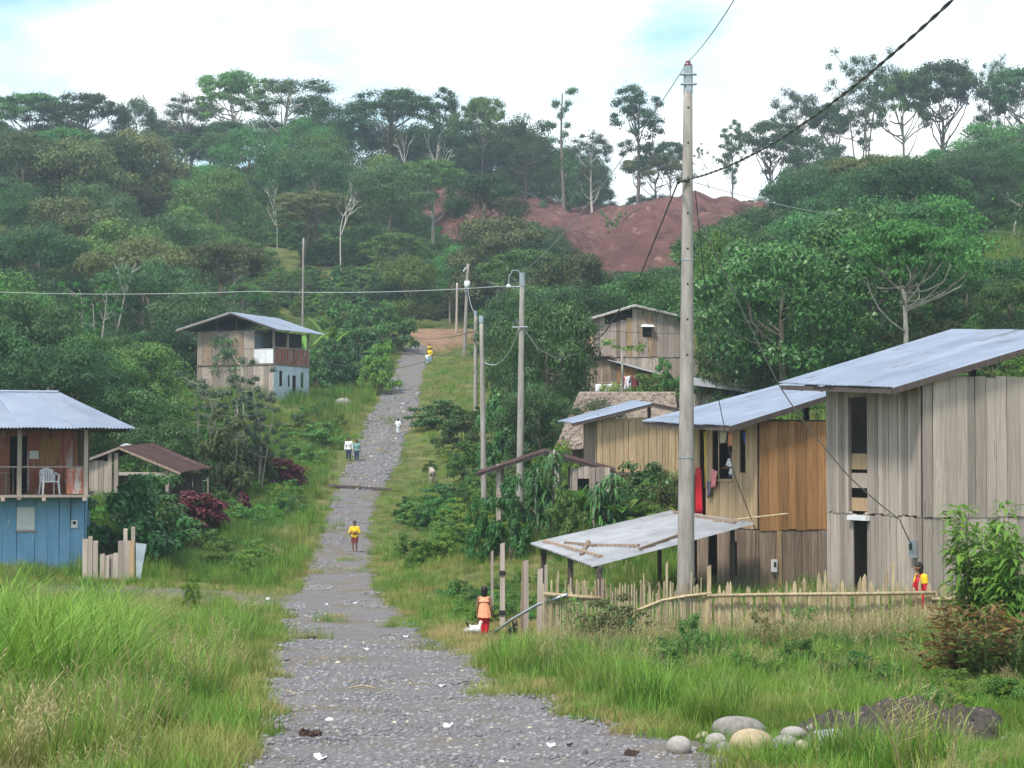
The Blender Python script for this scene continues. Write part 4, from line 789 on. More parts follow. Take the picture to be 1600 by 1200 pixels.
# ---------------------------------------------------------------- house with balcony, upper left
x5 = (427 - 800) / F * 129; h5 = thing('balcony_house', 'grey house with pale blue ground floor and red-brown balcony on the upper left slope', 'house', (x5, 129, 0), R(68)); L5, W5 = 5.9, 5.0; zb, zf, zt = 7.9, 10.5, 12.75
planks(h5, (0, L5, 0), (0, -1, 0), L5, zb, zf, 'wood_grey', .4, seed=121, nrm=(-1, 0, 0)); planks(h5, (-.03, L5, 0), (0, -1, 0), L5 - 1.5, zf, zt, ('wood_grey', 'wood_grey', 'wood_brown'), .4, seed=122, nrm=(-1, 0, 0))
planks(h5, (-.03, 1.5, 0), (0, -1, 0), 1.5, zf, zf + 1.05, 'whitewash', .5, seed=123, nrm=(-1, 0, 0))
planks(h5, (0, 0, 0), (1, 0, 0), W5, zb, zf, 'pale_blue', .5, seed=124, openings=[(.75, 1.15, 9.0, 10.05), (1.95, 2.2, 9.0, 9.8), (2.6, 3.1, 8.0, 9.8), (3.8, 4.2, 9.0, 10.05)]); MB().box(.1, .5, zb, W5 - .1, .56, zt).build('shade_backing', 'interior_shade', h5)  # added dark panel stands in for shade behind the wall openings
MB().box(-.05, -.02, zb - .9, W5 + .05, L5, zb + .3).build('foundation', 'concrete', h5)
MB().box(-.1, -.1, zf - .06, W5 + .1, L5, zf + .04).build('balcony_floor', 'wood_brown', h5)
for i in range(22): MB().box(.05 + i * .225, -.05, zf + .05, .05 + i * .225 + .17, -.02, zf + 1.1).build('railing_board', 'red_paint' if i % 3 else 'wood_brown', h5)
beam(h5, (0, -.04, zf + 1.13), (W5, -.04, zf + 1.13), .08, .06, 'wood_grey', 'handrail')
planks(h5, (0, 1.6, 0), (1, 0, 0), W5, zf + .05, zt, 'pale_blue', .5, seed=125); planks(h5, (W5, L5, 0), (-1, 0, 0), W5, zb, zt, 'wood_grey', .6, seed=126, nrm=(0, 1, 0), name='back_plank'); planks(h5, (W5, 1.6, 0), (0, 1, 0), L5 - 1.6, zb, zt, 'wood_grey', .6, seed=127, nrm=(1, 0, 0), name='side_plank')
for x_, y_ in ((.06, .0), (2.0, .0), (W5 - .06, 0), (.0, 1.5)): beam(h5, (x_, y_ + .02, zf), (x_, y_ + .02, zt + .05), .13, .13, 'wood_grey', 'post')
cy_ = 2.9; rz_ = 14.0
sheets(h5, (-.9, -.9, 12.72), (W5 + .7, -.9, 12.75), (W5 + .7, cy_, rz_), (-.9, cy_, rz_), 'zinc', seed=18); sheets(h5, (-.9, L5 + 1.2, 12.9), (W5 + .7, L5 + 1.2, 12.9), (W5 + .7, cy_, rz_), (-.9, cy_, rz_), 'zinc', seed=19)
beam(h5, (-.88, -.9, 12.64), (-.88, cy_, rz_ - .08), .05, .12, 'wood_dark', 'barge_board'); beam(h5, (-.88, L5 + 1.2, 12.82), (-.88, cy_, rz_ - .08), .05, .12, 'wood_grey', 'barge_board')
for y_ in (.3, 1.6, cy_, 4.4): beam(h5, (.1, y_, zt - .05), (.1, y_, 13.9 - abs(y_ - cy_) * .33), .12, .12, 'wood_dark', 'post')
beam(h5, (.0, 0, zt), (.0, L5, zt), .12, .14, 'wood_dark', 'tie_beam')
# ---------------------------------------------------------------- fences, posts, pipe
rf_ = random.Random(5)
def stick_fence(label, p0, p1, zz, k, w, h, mat, thick, seed, pointed=.12):
    r = random.Random(seed); f = thing('picket_fence', label, 'fence')
    for i in range(k):
        t = (i + r.uniform(-.3, .3)) / k; x = p0[0] + (p1[0] - p0[0]) * t; y = p0[1] + (p1[1] - p0[1]) * t + r.uniform(-.02, .02); z = gz(x, y); hh = h * r.uniform(.76, 1.12) * (1 if t < .68 or w < .05 else .80) * (1.14 if r.random() < .12 else 1); ww = w * r.uniform(.65, 1.25); ln_ = r.uniform(-.035, .035); th = thick
        a = r.uniform(-.2, .2); zt_ = z + hh; q = lambda s, b, zc: (x + s * ww / 2 + ln_ * (zc - z), y + b * th, zc)
        mb = MB(); pt = pointed * r.uniform(.5, 1.4)
        mb.v += [q(-1, 0, z - .15), q(1, 0, z - .15), q(1, 1, z - .15), q(-1, 1, z - .15), q(-1, 0, zt_ - pt), q(1, 0, zt_ - pt * r.uniform(.6, 1.1)), q(1, 1, zt_ - pt), q(-1, 1, zt_ - pt), q(r.uniform(-.6, .6), .2, zt_), q(r.uniform(-.3, .3), .8, zt_)]
        mb.f += [(0, 1, 5, 4), (1, 2, 6, 5), (2, 3, 7, 6), (3, 0, 4, 7), (4, 5, 8), (6, 7, 9), (5, 6, 9, 8), (7, 4, 8, 9)]
        mb.build('picket', mat, f)
    return f
FL, FM, FR = P(850, 1000, 44), P(1098, 990, 43.4), P(1545, 990, 41.2)
f1 = stick_fence('dense fence of thin upright sticks beside the grey posts', FL, FM, 0, 96, .034, 1.30, 'stick', .034, 1, .05)
f2 = stick_fence('pale picket fence with pointed boards in front of the plank houses', FM, FR, 0, 70, .078, 1.24, 'bamboo', .025, 2, .15)
rail = lambda par, ps, r_, m_='bamboo': MB().tube([Vector(p) for p in ps], r_, 7).build('rail', m_, par, True)
rail(f1, [P(850, 928, 43.9), P(895, 932, 43.85), P(940, 935, 43.8)], .05); rail(f1, [P(985, 958, 43.6), P(1010, 948, 43.6), P(1035, 938, 43.55), P(1052, 935, 43.5), P(1075, 931, 43.4), P(1112, 927, 43.3)], .035)
rail(f2, [P(1105, 931, 43.2), P(1200, 929, 42.7), P(1330, 928, 42.0), P(1462, 926, 41.5)], .042); rail(f2, [P(1456, 936, 41.55), P(1512, 936, 41.3)], .045)
def post(px, top, D, w, lab, mat='wood_grey', lean=0, base=None, d=None):
    x = (px - 800) / F * D; z0 = gz(x, D); t = P(px, top, D); o = thing('fence_post', lab, 'post')
    mb = MB(); d = d or w * .5; mb.hexa([(x - w / 2, D, z0 - .3), (x + w / 2, D, z0 - .3), (x + w / 2, D + d, z0 - .3), (x - w / 2, D + d, z0 - .3), (x - w * .42 + lean, D, t.z), (x + w * .45 + lean, D, t.z + .04), (x + w * .45 + lean, D + d, t.z), (x - w * .42 + lean, D + d, t.z)]); mb.build('shaft', mat, o); return o, x, z0
o, x, z0 = post(785, 850, 46.6, .13, 'tall grey post with two black bands beside the girl in orange')
for zz in (P(785, 895, 46.6).z, P(787, 957, 46.6).z): MB().box(x - .075, 46.57, zz - .06, x + .085, 46.6 + .08, zz + .05).build('band', 'black_rubber', o)
post(769, 862, 49, .07, 'thin grey stake left of the banded post'); post(815, 878, 45.6, .10, 'dark leaning post right of the banded post', 'wood_brown', .05); post(822, 877, 45.5, .12, 'grey post standing against the dark leaning post'); post(842, 890, 44.9, .14, 'weathered grey board post at the fence end', lean=.03); post(853, 883, 44.2, .08, 'slim pale post where the stick fence starts'); post(941, 905, 43.7, .07, 'dark stake in the stick fence', 'wood_brown'); post(1107, 885, 43.35, .10, 'tall pale post where the two fences meet', 'bamboo'); post(1041, 880, 44.2, .06, 'pale stick standing above the fence left of the tall pole', 'stick')
tag(MB().tube([P(762, 996, 45.7), P(800, 968, 45.0), P(840, 945, 44.3), P(886, 929, 43.65)], .035, 8).build('pipe', 'steel', None, True), 'grey metal pipe leaning on the stick fence by the girl', 'pipe')
# wooden gate by the blue house
gt = thing('fence_gate', 'broken wooden gate boards beside the blue house', 'gate'); r = random.Random(3)
for px_, tp, bt, w_ in ((133, 842, 902, 8), (141, 838, 902, 7), (149, 845, 903, 8), (160, 866, 902, 7), (167, 868, 902, 7), (174, 866, 902, 7), (181, 864, 903, 7), (189, 845, 905, 9), (198, 846, 905, 9), (206, 845, 905, 8), (196, 826, 880, 6), (208, 823, 880, 6)):
    p = P(px_, tp, 61 + r.uniform(0, .12)); w_ = w_ / 49; g = gz(p.x, p.y); MB().hexa([(p.x - w_ / 2, p.y, g - .2), (p.x + w_ / 2, p.y, g - .2), (p.x + w_ / 2, p.y + .03, g - .2), (p.x - w_ / 2, p.y + .03, g - .2), (p.x - w_ / 2, p.y, p.z), (p.x + w_ / 2, p.y, p.z + r.uniform(-.05, .05)), (p.x + w_ / 2, p.y + .03, p.z), (p.x - w_ / 2, p.y + .03, p.z)]).build('board', 'wood_grey' if px_ != 206 else 'wood_tan', gt)
beam(gt, P(158, 882, 61.2), P(212, 880, 61.2), .06, .07, 'wood_grey', 'rail')
tag(panel(None, 'metal_sheet', [P(213, 903, 60.9), P(219, 905, 60.9), P(229, 850, 61), P(212, 848, 61)], 'steel', .01), 'grey metal sheet leaning beside the wooden gate', 'metal sheet')
# ================================================================== poles and cables
def pole(px, top, D, r0, r1, lab, base=None, mat='concrete', holes=False, head=None, name='utility_pole'):
    x = (px[1] - 800) / F * D; xt = (px[0] - 800) / F * D; g = gz(x, D); t = P(px[0], top, D).z; o = thing(name, lab, 'pole')
    sh_ = MB(); n = 9
    sh_.tube([(x + (xt - x) * i / n, D, g - .4 + (t - g + .4) * i / n) for i in range(n + 1)], [r0 + (r1 - r0) * i / n for i in range(n + 1)], 14).build('shaft', mat, o, True)
    if holes:
        for i in range(8):
            z = g + 6.6 + i * .86; k = (z - g) / (t - g); rr = r0 + (r1 - r0) * k
            if z < t - .6: MB().tube([(x + (xt - x) * k, D - rr - .004, z), (x + (xt - x) * k, D - rr + .03, z)], .026, 8).build('hole', 'black_rubber', o)
        for z in (g + 4.1, g + 8.9): k = (z - g) / (t - g); rr = r0 + (r1 - r0) * k; MB().tube([(x + (xt - x) * k, D, z), (x + (xt - x) * k, D, z + .03)], rr + .008, 14).build('strap', 'steel', o)
    return o, Vector((xt, D, t)), Vector((x, D, g))
M1, m1t, m1b = pole((1077, 1070), 106, 46.5, .225, .105, 'tall tapered concrete pole in front of the orange plank house', holes=True)
MB().tube([m1t + Vector((0, 0, -.62)), m1t + Vector((0, 0, .04))], .118, 8).build('bracket', 'steel', M1)
for dz_ in (-.18, -.42): MB().tube([m1t + Vector((-.2, -.1, dz_)), m1t + Vector((.2, -.1, dz_))], .03, 6).build('bolt', 'steel', M1)
MB().tube([m1t + Vector((0, 0, z)) for z in (.0, .03, .05, .09, .12, .15, .17)], [.03, .03, .11, .10, .05, .075, .06], 10).build('insulator', 'insulator', M1, True)
at1 = P(1060, 283, 46.3); MB().tube([P(1077, 282, 46.35), at1], .04, 6).build('cable_clamp', 'cable', M1)
MB().tube([P(1060, 283, 46.2) + Vector((0, 0, z)) for z in (-.08, -.03, 0, .03, .08)], [.02, .05, .03, .05, .02], 8).build('insulator', 'black_rubber', M1)
M2, m2t, m2b = pole((816, 811), 428, 80, .17, .10, 'concrete pole with curved street lamp beside the road')
MB().tube([m2t + Vector((0, 0, -.1)), m2t + Vector((-.15, 0, .12)), m2t + Vector((-.4, 0, .15)), m2t + Vector((-.55, 0, -.1)), m2t + Vector((-.57, 0, -.45))], .025, 6).build('lamp_arm', 'steel', M2)
MB().tube([m2t + Vector((-.57, 0, z)) for z in (-.43, -.50, -.56, -.58)], [.04, .10, .11, .05], 10).build('lamp_head', 'whitewash', M2, True)
MB().tube([m2t + Vector((-.55, -.05, -.55)), m2t + Vector((.1, -.05, -.55))], .03, 6).build('crossarm', 'steel', M2)
MB().tube([m2t + Vector((0, 0, -.5)), m2t + Vector((0, 0, .05))], .125, 8).build('bracket', 'steel', M2)
p = P(814, 512, 80); MB().tube([p + Vector((-.35, -.15, 0)), p + Vector((.3, -.15, .02))], .03, 6).build('crossarm', 'steel', M2); MB().tube([p + Vector((-.3, -.1, .02)), p + Vector((-.33, -.1, .2)), p + Vector((-.2, -.1, .3)), p + Vector((-.05, -.1, .12))], .015, 5).build('hook', 'steel', M2)
M3, m3t, _ = pole((731, 725), 412, 175, .20, .12, 'farther concrete pole with a white transformer can'); MB().tube([P(730, 452, 174.6), P(730, 439, 174.6)], .26, 12).build('transformer', 'whitewash', M3, True); MB().tube([P(729, 456, 174.7), P(729, 452, 174.7)], .2, 10).build('clamp', 'steel', M3); MB().tube([P(724, 424, 174.8), P(728, 418, 174.8)], .06, 6).build('cutout_fuse', 'whitewash', M3)
M4, m4t, _ = pole((743, 743), 486, 128, .17, .10, 'slim concrete pole just left of its twin beside the road'); M5, m5t, _ = pole((752, 757), 494, 88, .15, .09, 'slim concrete pole in front of its twin, right one of the pair')
for oo, q in ((M4, m4t), (M5, m5t)): MB().tube([q + Vector((0, 0, -.3)), q + Vector((0, 0, .02))], .12, 8).build('bracket', 'steel', oo)
M6, m6t, _ = pole((473, 472), 372, 185, .12, .08, 'thin pole in the trees above the upper balcony house'); M7, m7t, _ = pole((702, 703), 434, 205, .12, .09, 'thin dark pole by the brown bank at the end of the road', mat='wood_grey'); M8, m8t, _ = pole((714, 713), 442, 192, .14, .10, 'thin pole right of the dark one near the end of the road', mat='wood_grey')
def cable(lab, ps, r=.012, sag=.0, mat='cable', n=14, name='power_cable', ragg=False):
    pts = []
    for a, b in zip(ps, ps[1:]):
        a, b = Vector(a), Vector(b)
        for i in range(n):
            t = i / n; pts.append(a.lerp(b, t) + Vector((0, 0, -4 * sag * t * (1 - t))))
    pts.append(Vector(ps[-1]))
    return tag(MB().tube(pts, r, 6).build(name, mat, None, True), lab, 'cable')
ins_top = m1t + Vector((0, 0, .16))
cable('thin wire from the top of the tall pole up over the viewer', [ins_top, P(1165, -30, 26)], .010, .1, 'wire_pale')
cable('thin wire from the tall pole top down to the lamp pole', [ins_top, m2t + Vector((0, 0, .05))], .013, .5, 'wire_pale')
a, b = P(1060, 283, 46.2), P(1560, -70, 24); tw = thing('twisted_cable', 'thick twisted cable from the tall pole toward the upper right', 'cable')
for s in (0, 1):
    ps = []
    for i in range(150):
        t = i / 149; w = i * .9 + s * math.pi; c_ = a.lerp(b, t) + Vector((0, 0, -2.2 * t * (1 - t))); ps.append(c_ + Vector((math.cos(w) * .014, 0, math.sin(w) * .014)))
    MB().tube(ps, .016, 5).build('strand', 'cable', tw, True)
cable('slack cable looping from the tall pole down to the lamp pole', [at1, P(1000, 432, 54), P(945, 520, 62), P(905, 553, 68), P(870, 560, 72), P(840, 545, 76), P(818, 513, 79.8)], .020, .0, 'cable', 6)
cable('slack cable looping between the lamp pole and the slim pole behind', [P(811, 513, 80), P(795, 552, 82), P(775, 570, 85), P(756, 566, 88)], .022, .05, 'wire_pale', 6)
cable('long level wire running left from the lamp pole across the valley', [m2t + Vector((-.55, -.05, -.5)), P(400, 455, 84), P(-60, 454, 90)], .014, .15, 'wire_pale')
cable('wire from the slim poles to the left above the road', [P(745, 516, 88), P(637, 526, 110), P(380, 545, 128)], .016, .25)
cable('lower wire crossing the road toward the balcony house', [P(745, 534, 128), P(690, 556, 128), P(606, 578, 128), P(470, 560, 127)], .018, .1)
cable('wire crossing in front of the gabled plank house', [P(815, 516, 80), P(920, 515, 98), P(1062, 521, 110)], .014, .05)
cable('wire sloping from transformer pole to the slim pole pair', [P(731, 450, 174), P(742, 488, 128)], .02, .5, 'wire_pale'); cable('wire from tall pole to the far right slope', [P(1085, 285, 46.5), P(1360, 335, 120), P(1640, 365, 160)], .012, .3, 'wire_pale')
cable('service drop from the tall pole to the orange house corner', [P(1086, 296, 46.4), P(1118, 600, 51), P(1129, 654, 52.2), P(1147, 741, 52.8), P(1181, 829, 53.3), P(1180, 925, 53.3)], .013, .0)
cable('service drop running down to the meter on the grey plank house', [P(1086, 330, 46.4), P(1214, 596, 46.2), P(1256, 658, 46.1), P(1327, 745, 46.0), P(1406, 812, 45.9), P(1424, 850, 46.0)], .015, .03)
# ================================================================== grass and low plants
leafmat('g_green', (.085, .19, .022), (.20, .36, .045), .02, .22, .4, .5, patch=((.30, .29, .085), .35, .50))
leafmat('g_bright', (.12, .235, .026), (.235, .40, .06), .02, .2, .4, .5, patch=((.33, .34, .10), .45, .52))
leafmat('g_olive', (.16, .20, .045), (.33, .36, .095), .02, .22, .4, .6, patch=((.38, .30, .13), .5, .48))
leafmat('g_dry', (.30, .23, .10), (.52, .41, .20), .02, .2, .35, .7)
leafmat('g_seed', (.30, .26, .12), (.46, .40, .20), .02, .2, .35, .7)
leafmat('g_dark', (.045, .12, .02), (.11, .23, .04), .02, .2, .35, .5)
def blades(seed, n, rad, h, w, lean, seg=4, hv=.35):
    r = np.random.default_rng(seed); V = []; Fc = []
    for k in range(n):
        a = r.random() * 6.283; q = rad * math.sqrt(r.random()); b = np.array([math.cos(a) * q, math.sin(a) * q, -.04]); hh = h * (1 - hv + 2 * hv * r.random() * .8); dr = r.random() * 6.283; ln = lean * hh * (.3 + 1.1 * r.random())
        d = np.array([math.cos(dr), math.sin(dr), 0]); s = np.array([-d[1], d[0], 0]); ww = w * (.6 + .7 * r.random()); o = len(V)
        for j in range(seg + 1):
            t = j / seg; c = b + d * ln * t ** 2.1 + np.array([0, 0, hh * (t - .28 * lean * t ** 3)])
            if j == seg: V.append(c)
            else: V += [c - s * ww / 2 * (1 - t * .75), c + s * ww / 2 * (1 - t * .75)]
        for j in range(seg - 1): Fc.append((o + 2 * j, o + 2 * j + 1, o + 2 * j + 3, o + 2 * j + 2))
        Fc.append((o + 2 * seg - 2, o + 2 * seg - 1, o + 2 * seg))
    return [tuple(v) for v in V], Fc
def tuft(name, mat, *a, **k):
    v, f = blades(*a, **k); return mkmesh(name, v, f, mat)
def seedy(name, seed, n, rad, h):
    r = np.random.default_rng(seed); mb = MB()
    for k in range(n):
        a = r.random() * 6.283; q = rad * math.sqrt(r.random()); b = np.array([math.cos(a) * q, math.sin(a) * q, 0]); hh = h * (.7 + .5 * r.random()); d = r.normal(size=3) * .22 * hh; d[2] = hh
        pts = [b + d * t + np.array([0, 0, -.08 * hh * t * t]) for t in (0, .5, 1)]; mb.tube(pts, [.004, .003, .002], 3, False)
        for j in range(7):
            c = b + d * (.62 + .05 * j); e = r.normal(size=3) * .06; e[2] = abs(e[2]); o = len(mb.v); mb.v += [tuple(c), tuple(c + e * .6 + np.array([.006, 0, 0])), tuple(c + e), tuple(c + e * .6 - np.array([.006, 0, 0]))]; mb.f.append((o, o + 1, o + 2, o + 3))
    return mkmesh(name, mb.v, mb.f, 'g_seed')
K = [tuft('grass_tuft', 'g_green', 1, 60, .30, .55, .012, .45), tuft('grass_tuft', 'g_green', 2, 55, .28, .42, .011, .5), tuft('grass_tuft', 'g_olive', 3, 60, .30, .48, .010, .45),
     tuft('grass_tuft', 'g_olive', 4, 70, .30, .20, .010, .6), tuft('grass_tuft', 'g_dry', 5, 45, .28, .24, .008, .7), tuft('grass_tuft', 'g_bright', 6, 45, .28, .75, .016, .4),
     tuft('grass_tuft', 'g_bright', 7, 26, .30, 1.55, .026, .55, seg=6), tuft('grass_tuft', 'g_bright', 8, 22, .34, 1.85, .030, .7, seg=6), seedy('grass_tuft', 9, 16, .3, .8), tuft('grass_tuft', 'g_green', 10, 80, .32, .16, .010, .6), tuft('grass_tuft', 'g_dark', 11, 60, .3, .6, .013, .5)]
def sample(n, y0, y1, lim=.40, power=None):
    u = rng.random(n); y = np.exp(np.log(y0) + u * (np.log(y1) - np.log(y0))); x = (rng.random(n) * 2 - 1) * lim * y; return x, y
x, y = sample(98000, 11, 205)
d = np.abs(x - road_x(y)) - road_w(y) * (1 + .22 * (vnoise(y, y * 0 + x * 0, 1.3, 31) - .5)); left = x < road_x(y)
keep = d > -.12 + .25 * rng.random(len(x))
# stray tufts on the carriageway itself
keep |= (d > -road_w(y)) & (vnoise(x, y, 1.6, 33) > np.where(y > 60, .68, .80)) & (y > 26) & (rng.random(len(x)) < .45)
def inrect(h, x, y, x0, x1, y0, y1):
    c, s = math.cos(h.rotation_euler.z), math.sin(h.rotation_euler.z); a = x - h.location.x; b = y - h.location.y; u = a * c + b * s; v = -a * s + b * c
    return (u > x0) & (u < x1) & (v > y0) & (v < y1)
for h, r4 in ((h1, (0, 9, 0, 4.5)), (h2, (0, 8.6, 0, 5.2)), (h3, (0, 6.2, 0, 3.4)), (h4, (-.3, 6.6, -1.6, 5)), (bh, (-11, .1, -.1, 5.6)), (h5, (0, 5, 0, 6))): keep &= ~inrect(h, x, y, *r4)
tr_ = (y > 56.2) & (y < 59.6) & (x < -4.5) & (x > -15) & (rng.random(len(x)) < .5); keep &= ~tr_
keep &= ~((y > 50) & (y < 58) & (x > 1.6) & (x < 8) & (rng.random(len(x)) < .5))
worn = (y > 39) & (y < 49) & (x > -2.2) & (x < 1.4) & (d > 0)          # trodden straw by the fence end
n = len(x); pick = np.zeros(n, int); sc = .75 + .5 * rng.random(n); u = rng.random(n); nz1 = vnoise(x, y, 3.1, 41); nz2 = vnoise(x, y, 6.5, 42)
nz3 = vnoise(x, y, .8, 43); edge = d < 1.5 * nz1 * nz3 + 1.3 * np.clip(nz2 - .35, 0, 1) + .15
pick = np.where(edge, np.where(u < .22, 4, np.where(u < .58, 3, np.where(u < .9, 9, 1))), np.where(u < .36, 0, np.where(u < .56, 1, np.where(u < .78, 2, np.where(u < .80, 8, np.where(u < .90, 5, 10))))))
lawn = (y > 48) & (d > 0) & (d < 5 + 3 * nz2) & (~left | (y > 50) & (y < 62)); pick = np.where(lawn & ~edge, np.where(u < .4, 9, np.where(u < .62, 3, np.where(u < .8, 1, 4))), pick)
pick = np.where(worn, np.where(u < .6, 4, 3), pick)
lf = left & (y < 46) & (d > 1.0 + 1.4 * nz1); gr = np.clip((y - 20) / 6, 0, 1); pick = np.where(lf & ~edge, np.where(u < .12 + .5 * gr, np.where(nz1 > .35, 5, 0), np.where(u < .80, 0, np.where(u < .95, 2, 8))), pick); sc = np.where(lf, sc * (.55 + .5 * nz2 + .25 * np.clip((d - 1.5) / 3, 0, 1)), sc)
tall = left & (y > 22) & (y < 37) & (x / y < -.135 - .12 * nz1) & (u < .06 + .2 * nz2); pick = np.where(tall, np.where(u < .06, 7, 6), pick)
sc = np.where(tall, .55 + .5 * rng.random(n), sc)
rt = ~left & (y < 43) & (d > 1.2); pick = np.where(rt & (y > 33) & (u < .30), 10, pick); pick = np.where(rt & (y > 35) & (u > .80), 8, pick); pick = np.where(rt & (y > 24) & (y < 35) & (nz2 > .5) & (u < .3), 5, pick)
sc = np.where(rt & (y > 36.5), sc * .55, sc); sc = np.where(rt & (y < 34), sc * np.interp(y, [18, 24, 34], [.38, .45, .8]), sc)
sc = np.where((y > 64) & ~edge & ~lawn, sc * 1.35, sc); sc = np.where(y > 120, sc * 1.5, sc); brush = (y > 64) & (d > 1.6) & ~lawn & (u > .5); pick = np.where(brush & left, np.where(u > .8, 2, 10), pick); sc = np.where((y > 62) & left & (d < 7), sc * (.45 + .7 * nz1), sc)
sc = np.where((y < 17), sc * .6, sc)
keep &= ~((y < 15) & (d < 1.5))
# open ground in front of the pile of boulders
bo = ((x - 2.7) / 1.5) ** 2 + ((y - 21.6) / 1.9) ** 2 < 1; keep &= ~(bo & (u < .86)); hp_ = ((x - 4.65) / 1.4) ** 2 + ((y - 22.6) / 1.5) ** 2 < 1; keep &= ~(hp_ & (u < .8)); sc = np.where(bo | hp_, sc * .6, sc)
x, y, pick, sc = x[keep], y[keep], pick[keep], sc[keep]; z = gz(x, y)
tl = (pick == 6) | (pick == 7)
for nm, lab, m_ in (('tall_grass', 'tall bright green long-leaved grass at the near left', tl), ('grass', 'green and straw coloured grass along the road and yards', ~tl)):
    scatter(nm, lab, 'grass', K, np.c_[x[m_], y[m_], z[m_]], rng.random(m_.sum()) * 6.28, sc[m_], pick[m_])
# low herbs and leafy weeds
hb = [TREES[k][1] for k in ('bushB', 'bushD', 'bushA')]
x, y = sample(16500, 16, 135); d = np.abs(x - road_x(y)) - road_w(y); k_ = (d > 1.6) & (vnoise(x, y, 4.2, 51) > .52)
for h, r4 in ((h1, (-.6, 9, -.6, 5)), (h2, (-2, 8.6, -.6, 5.8)), (h3, (-.5, 6.4, -.5, 3.6)), (h4, (-1, 7, -3.4, 5)), (bh, (-11, 2, -3, 6)), (h5, (-2, 6, -2, 7))): k_ &= ~inrect(h, x, y, *r4)
k_ &= ~((y < 48) & (x > -3) & (x < 2) & (y > 36)); k_ &= ~((x < road_x(y)) & (y < 64) & (d < 9) & (y > 44)); k_ &= ~((y < 30) & (d < 3)); k_ &= ~((y < 44) & (rng.random(len(x)) < .8))
x, y = x[k_], y[k_]; n = len(x)
scatter('weeds', 'low leafy weeds among the grass', 'weeds', hb, np.c_[x, y, gz(x, y) - .12], rng.random(n) * 6.28, (.13 + .16 * rng.random(n)) * np.where(y > 62, 1.9, 1), rng.integers(0, 3, n))
# ------------------------------------------------------------------ gravel stones
def stone_mesh(name, seed, mat, sub=1, amp=.18, sq=(1, .8, .6)):
    import bmesh
    bm = bmesh.new(); bmesh.ops.create_icosphere(bm, subdivisions=sub, radius=1); r = np.random.default_rng(seed); ph = r.random((4, 3)) * 6; fr = 1 + r.random((4, 3)) * 1.6
    for v in bm.verts:
        q = sum(math.sin(ph[i, 0] + fr[i, 0] * v.co.x + fr[i, 1] * v.co.y * 1.3 + fr[i, 2] * v.co.z + i) for i in range(4)) / 4; v.co = Vector((v.co.x * sq[0], v.co.y * sq[1], v.co.z * sq[2])) * (1 + amp * q)
    me = bpy.data.meshes.new(name); bm.to_mesh(me); bm.free(); me.materials.append(MATS[mat]); me.polygons.foreach_set('use_smooth', np.ones(len(me.polygons), bool)); return me
surf('stone_grey', (.13, .13, .145), (.25, .24, .255), scale=3, rough=.9, bump=.3, orand=.3)
surf('stone_warm', (.36, .30, .22), (.52, .45, .34), scale=2.5, rough=.85, bump=.15, orand=.25)
surf('stone_river', (.19, .175, .165), (.34, .31, .285), scale=5, rough=.85, bump=.2, orand=.22, spots=((.20, .18, .17), 4, .6))
surf('stone_egg', (.30, .235, .145), (.42, .335, .215), scale=2, rough=.8, bump=.12, orand=0, spots=((.36, .27, .17), 2, .62))
surf('pebble_pale', (.62, .60, .57), (.78, .76, .73), scale=3, rough=.8, bump=.1, orand=.1)
G = [stone_mesh('stone', 1, 'stone_grey', 1, .35), stone_mesh('stone', 2, 'stone_grey', 1, .4, (1, .7, .5)), stone_mesh('stone', 3, 'stone_river', 1, .3), stone_mesh('stone', 4, 'stone_warm', 1, .3), stone_mesh('stone', 5, 'pebble_pale', 1, .3)]
n = 62000; u = rng.random(n); y = np.exp(np.log(13) + u * (np.log(150) - np.log(13))); x = road_x(y) + (rng.random(n) * 2 - 1) * road_w(y) * 1.04
n2 = 700; y2 = 20 + rng.random(n2) * 7; x2 = 1.0 + rng.random(n2) * 5
x = np.r_[x, x2]; y = np.r_[y, y2]; n += n2
keep = vnoise(x, y, .9, 61) + .25 * (y < 34) - .3 * ((y > 44) & (y < 104)) > .28; x, y = x[keep], y[keep]; n = len(x)
scatter('gravel', 'loose grey gravel stones covering the road', 'gravel', G, np.c_[x, y, gz(x, y) + .03], rng.random(n) * 6.28, (.008 + .045 * rng.random(n) ** 4) * np.interp(y, [13, 30, 110, 150], [.9, 1.1, 1.9, 2.2]) * np.where(y > 100, 1.3, 1), rng.choice(5, n, p=[.50, .39, .10, .009, .001]))
def rock(px, py, D, w, lab, mat, seed, sq=(1, .8, .66), name='boulder', rz=0, sub=3, grp=None):
    p = P(px, py, D); s = 1.12 * w / F * D / 2; o = mkobj(name, stone_mesh(name, seed, mat, sub, .14, sq)); o.location = (p.x, D, gz(p.x, D) + s * sq[2] * .8); o.scale = (s, s, s); o.rotation_euler = (0, 0, rz); return tag(o, lab, 'boulder' if name == 'boulder' else 'stone', grp)
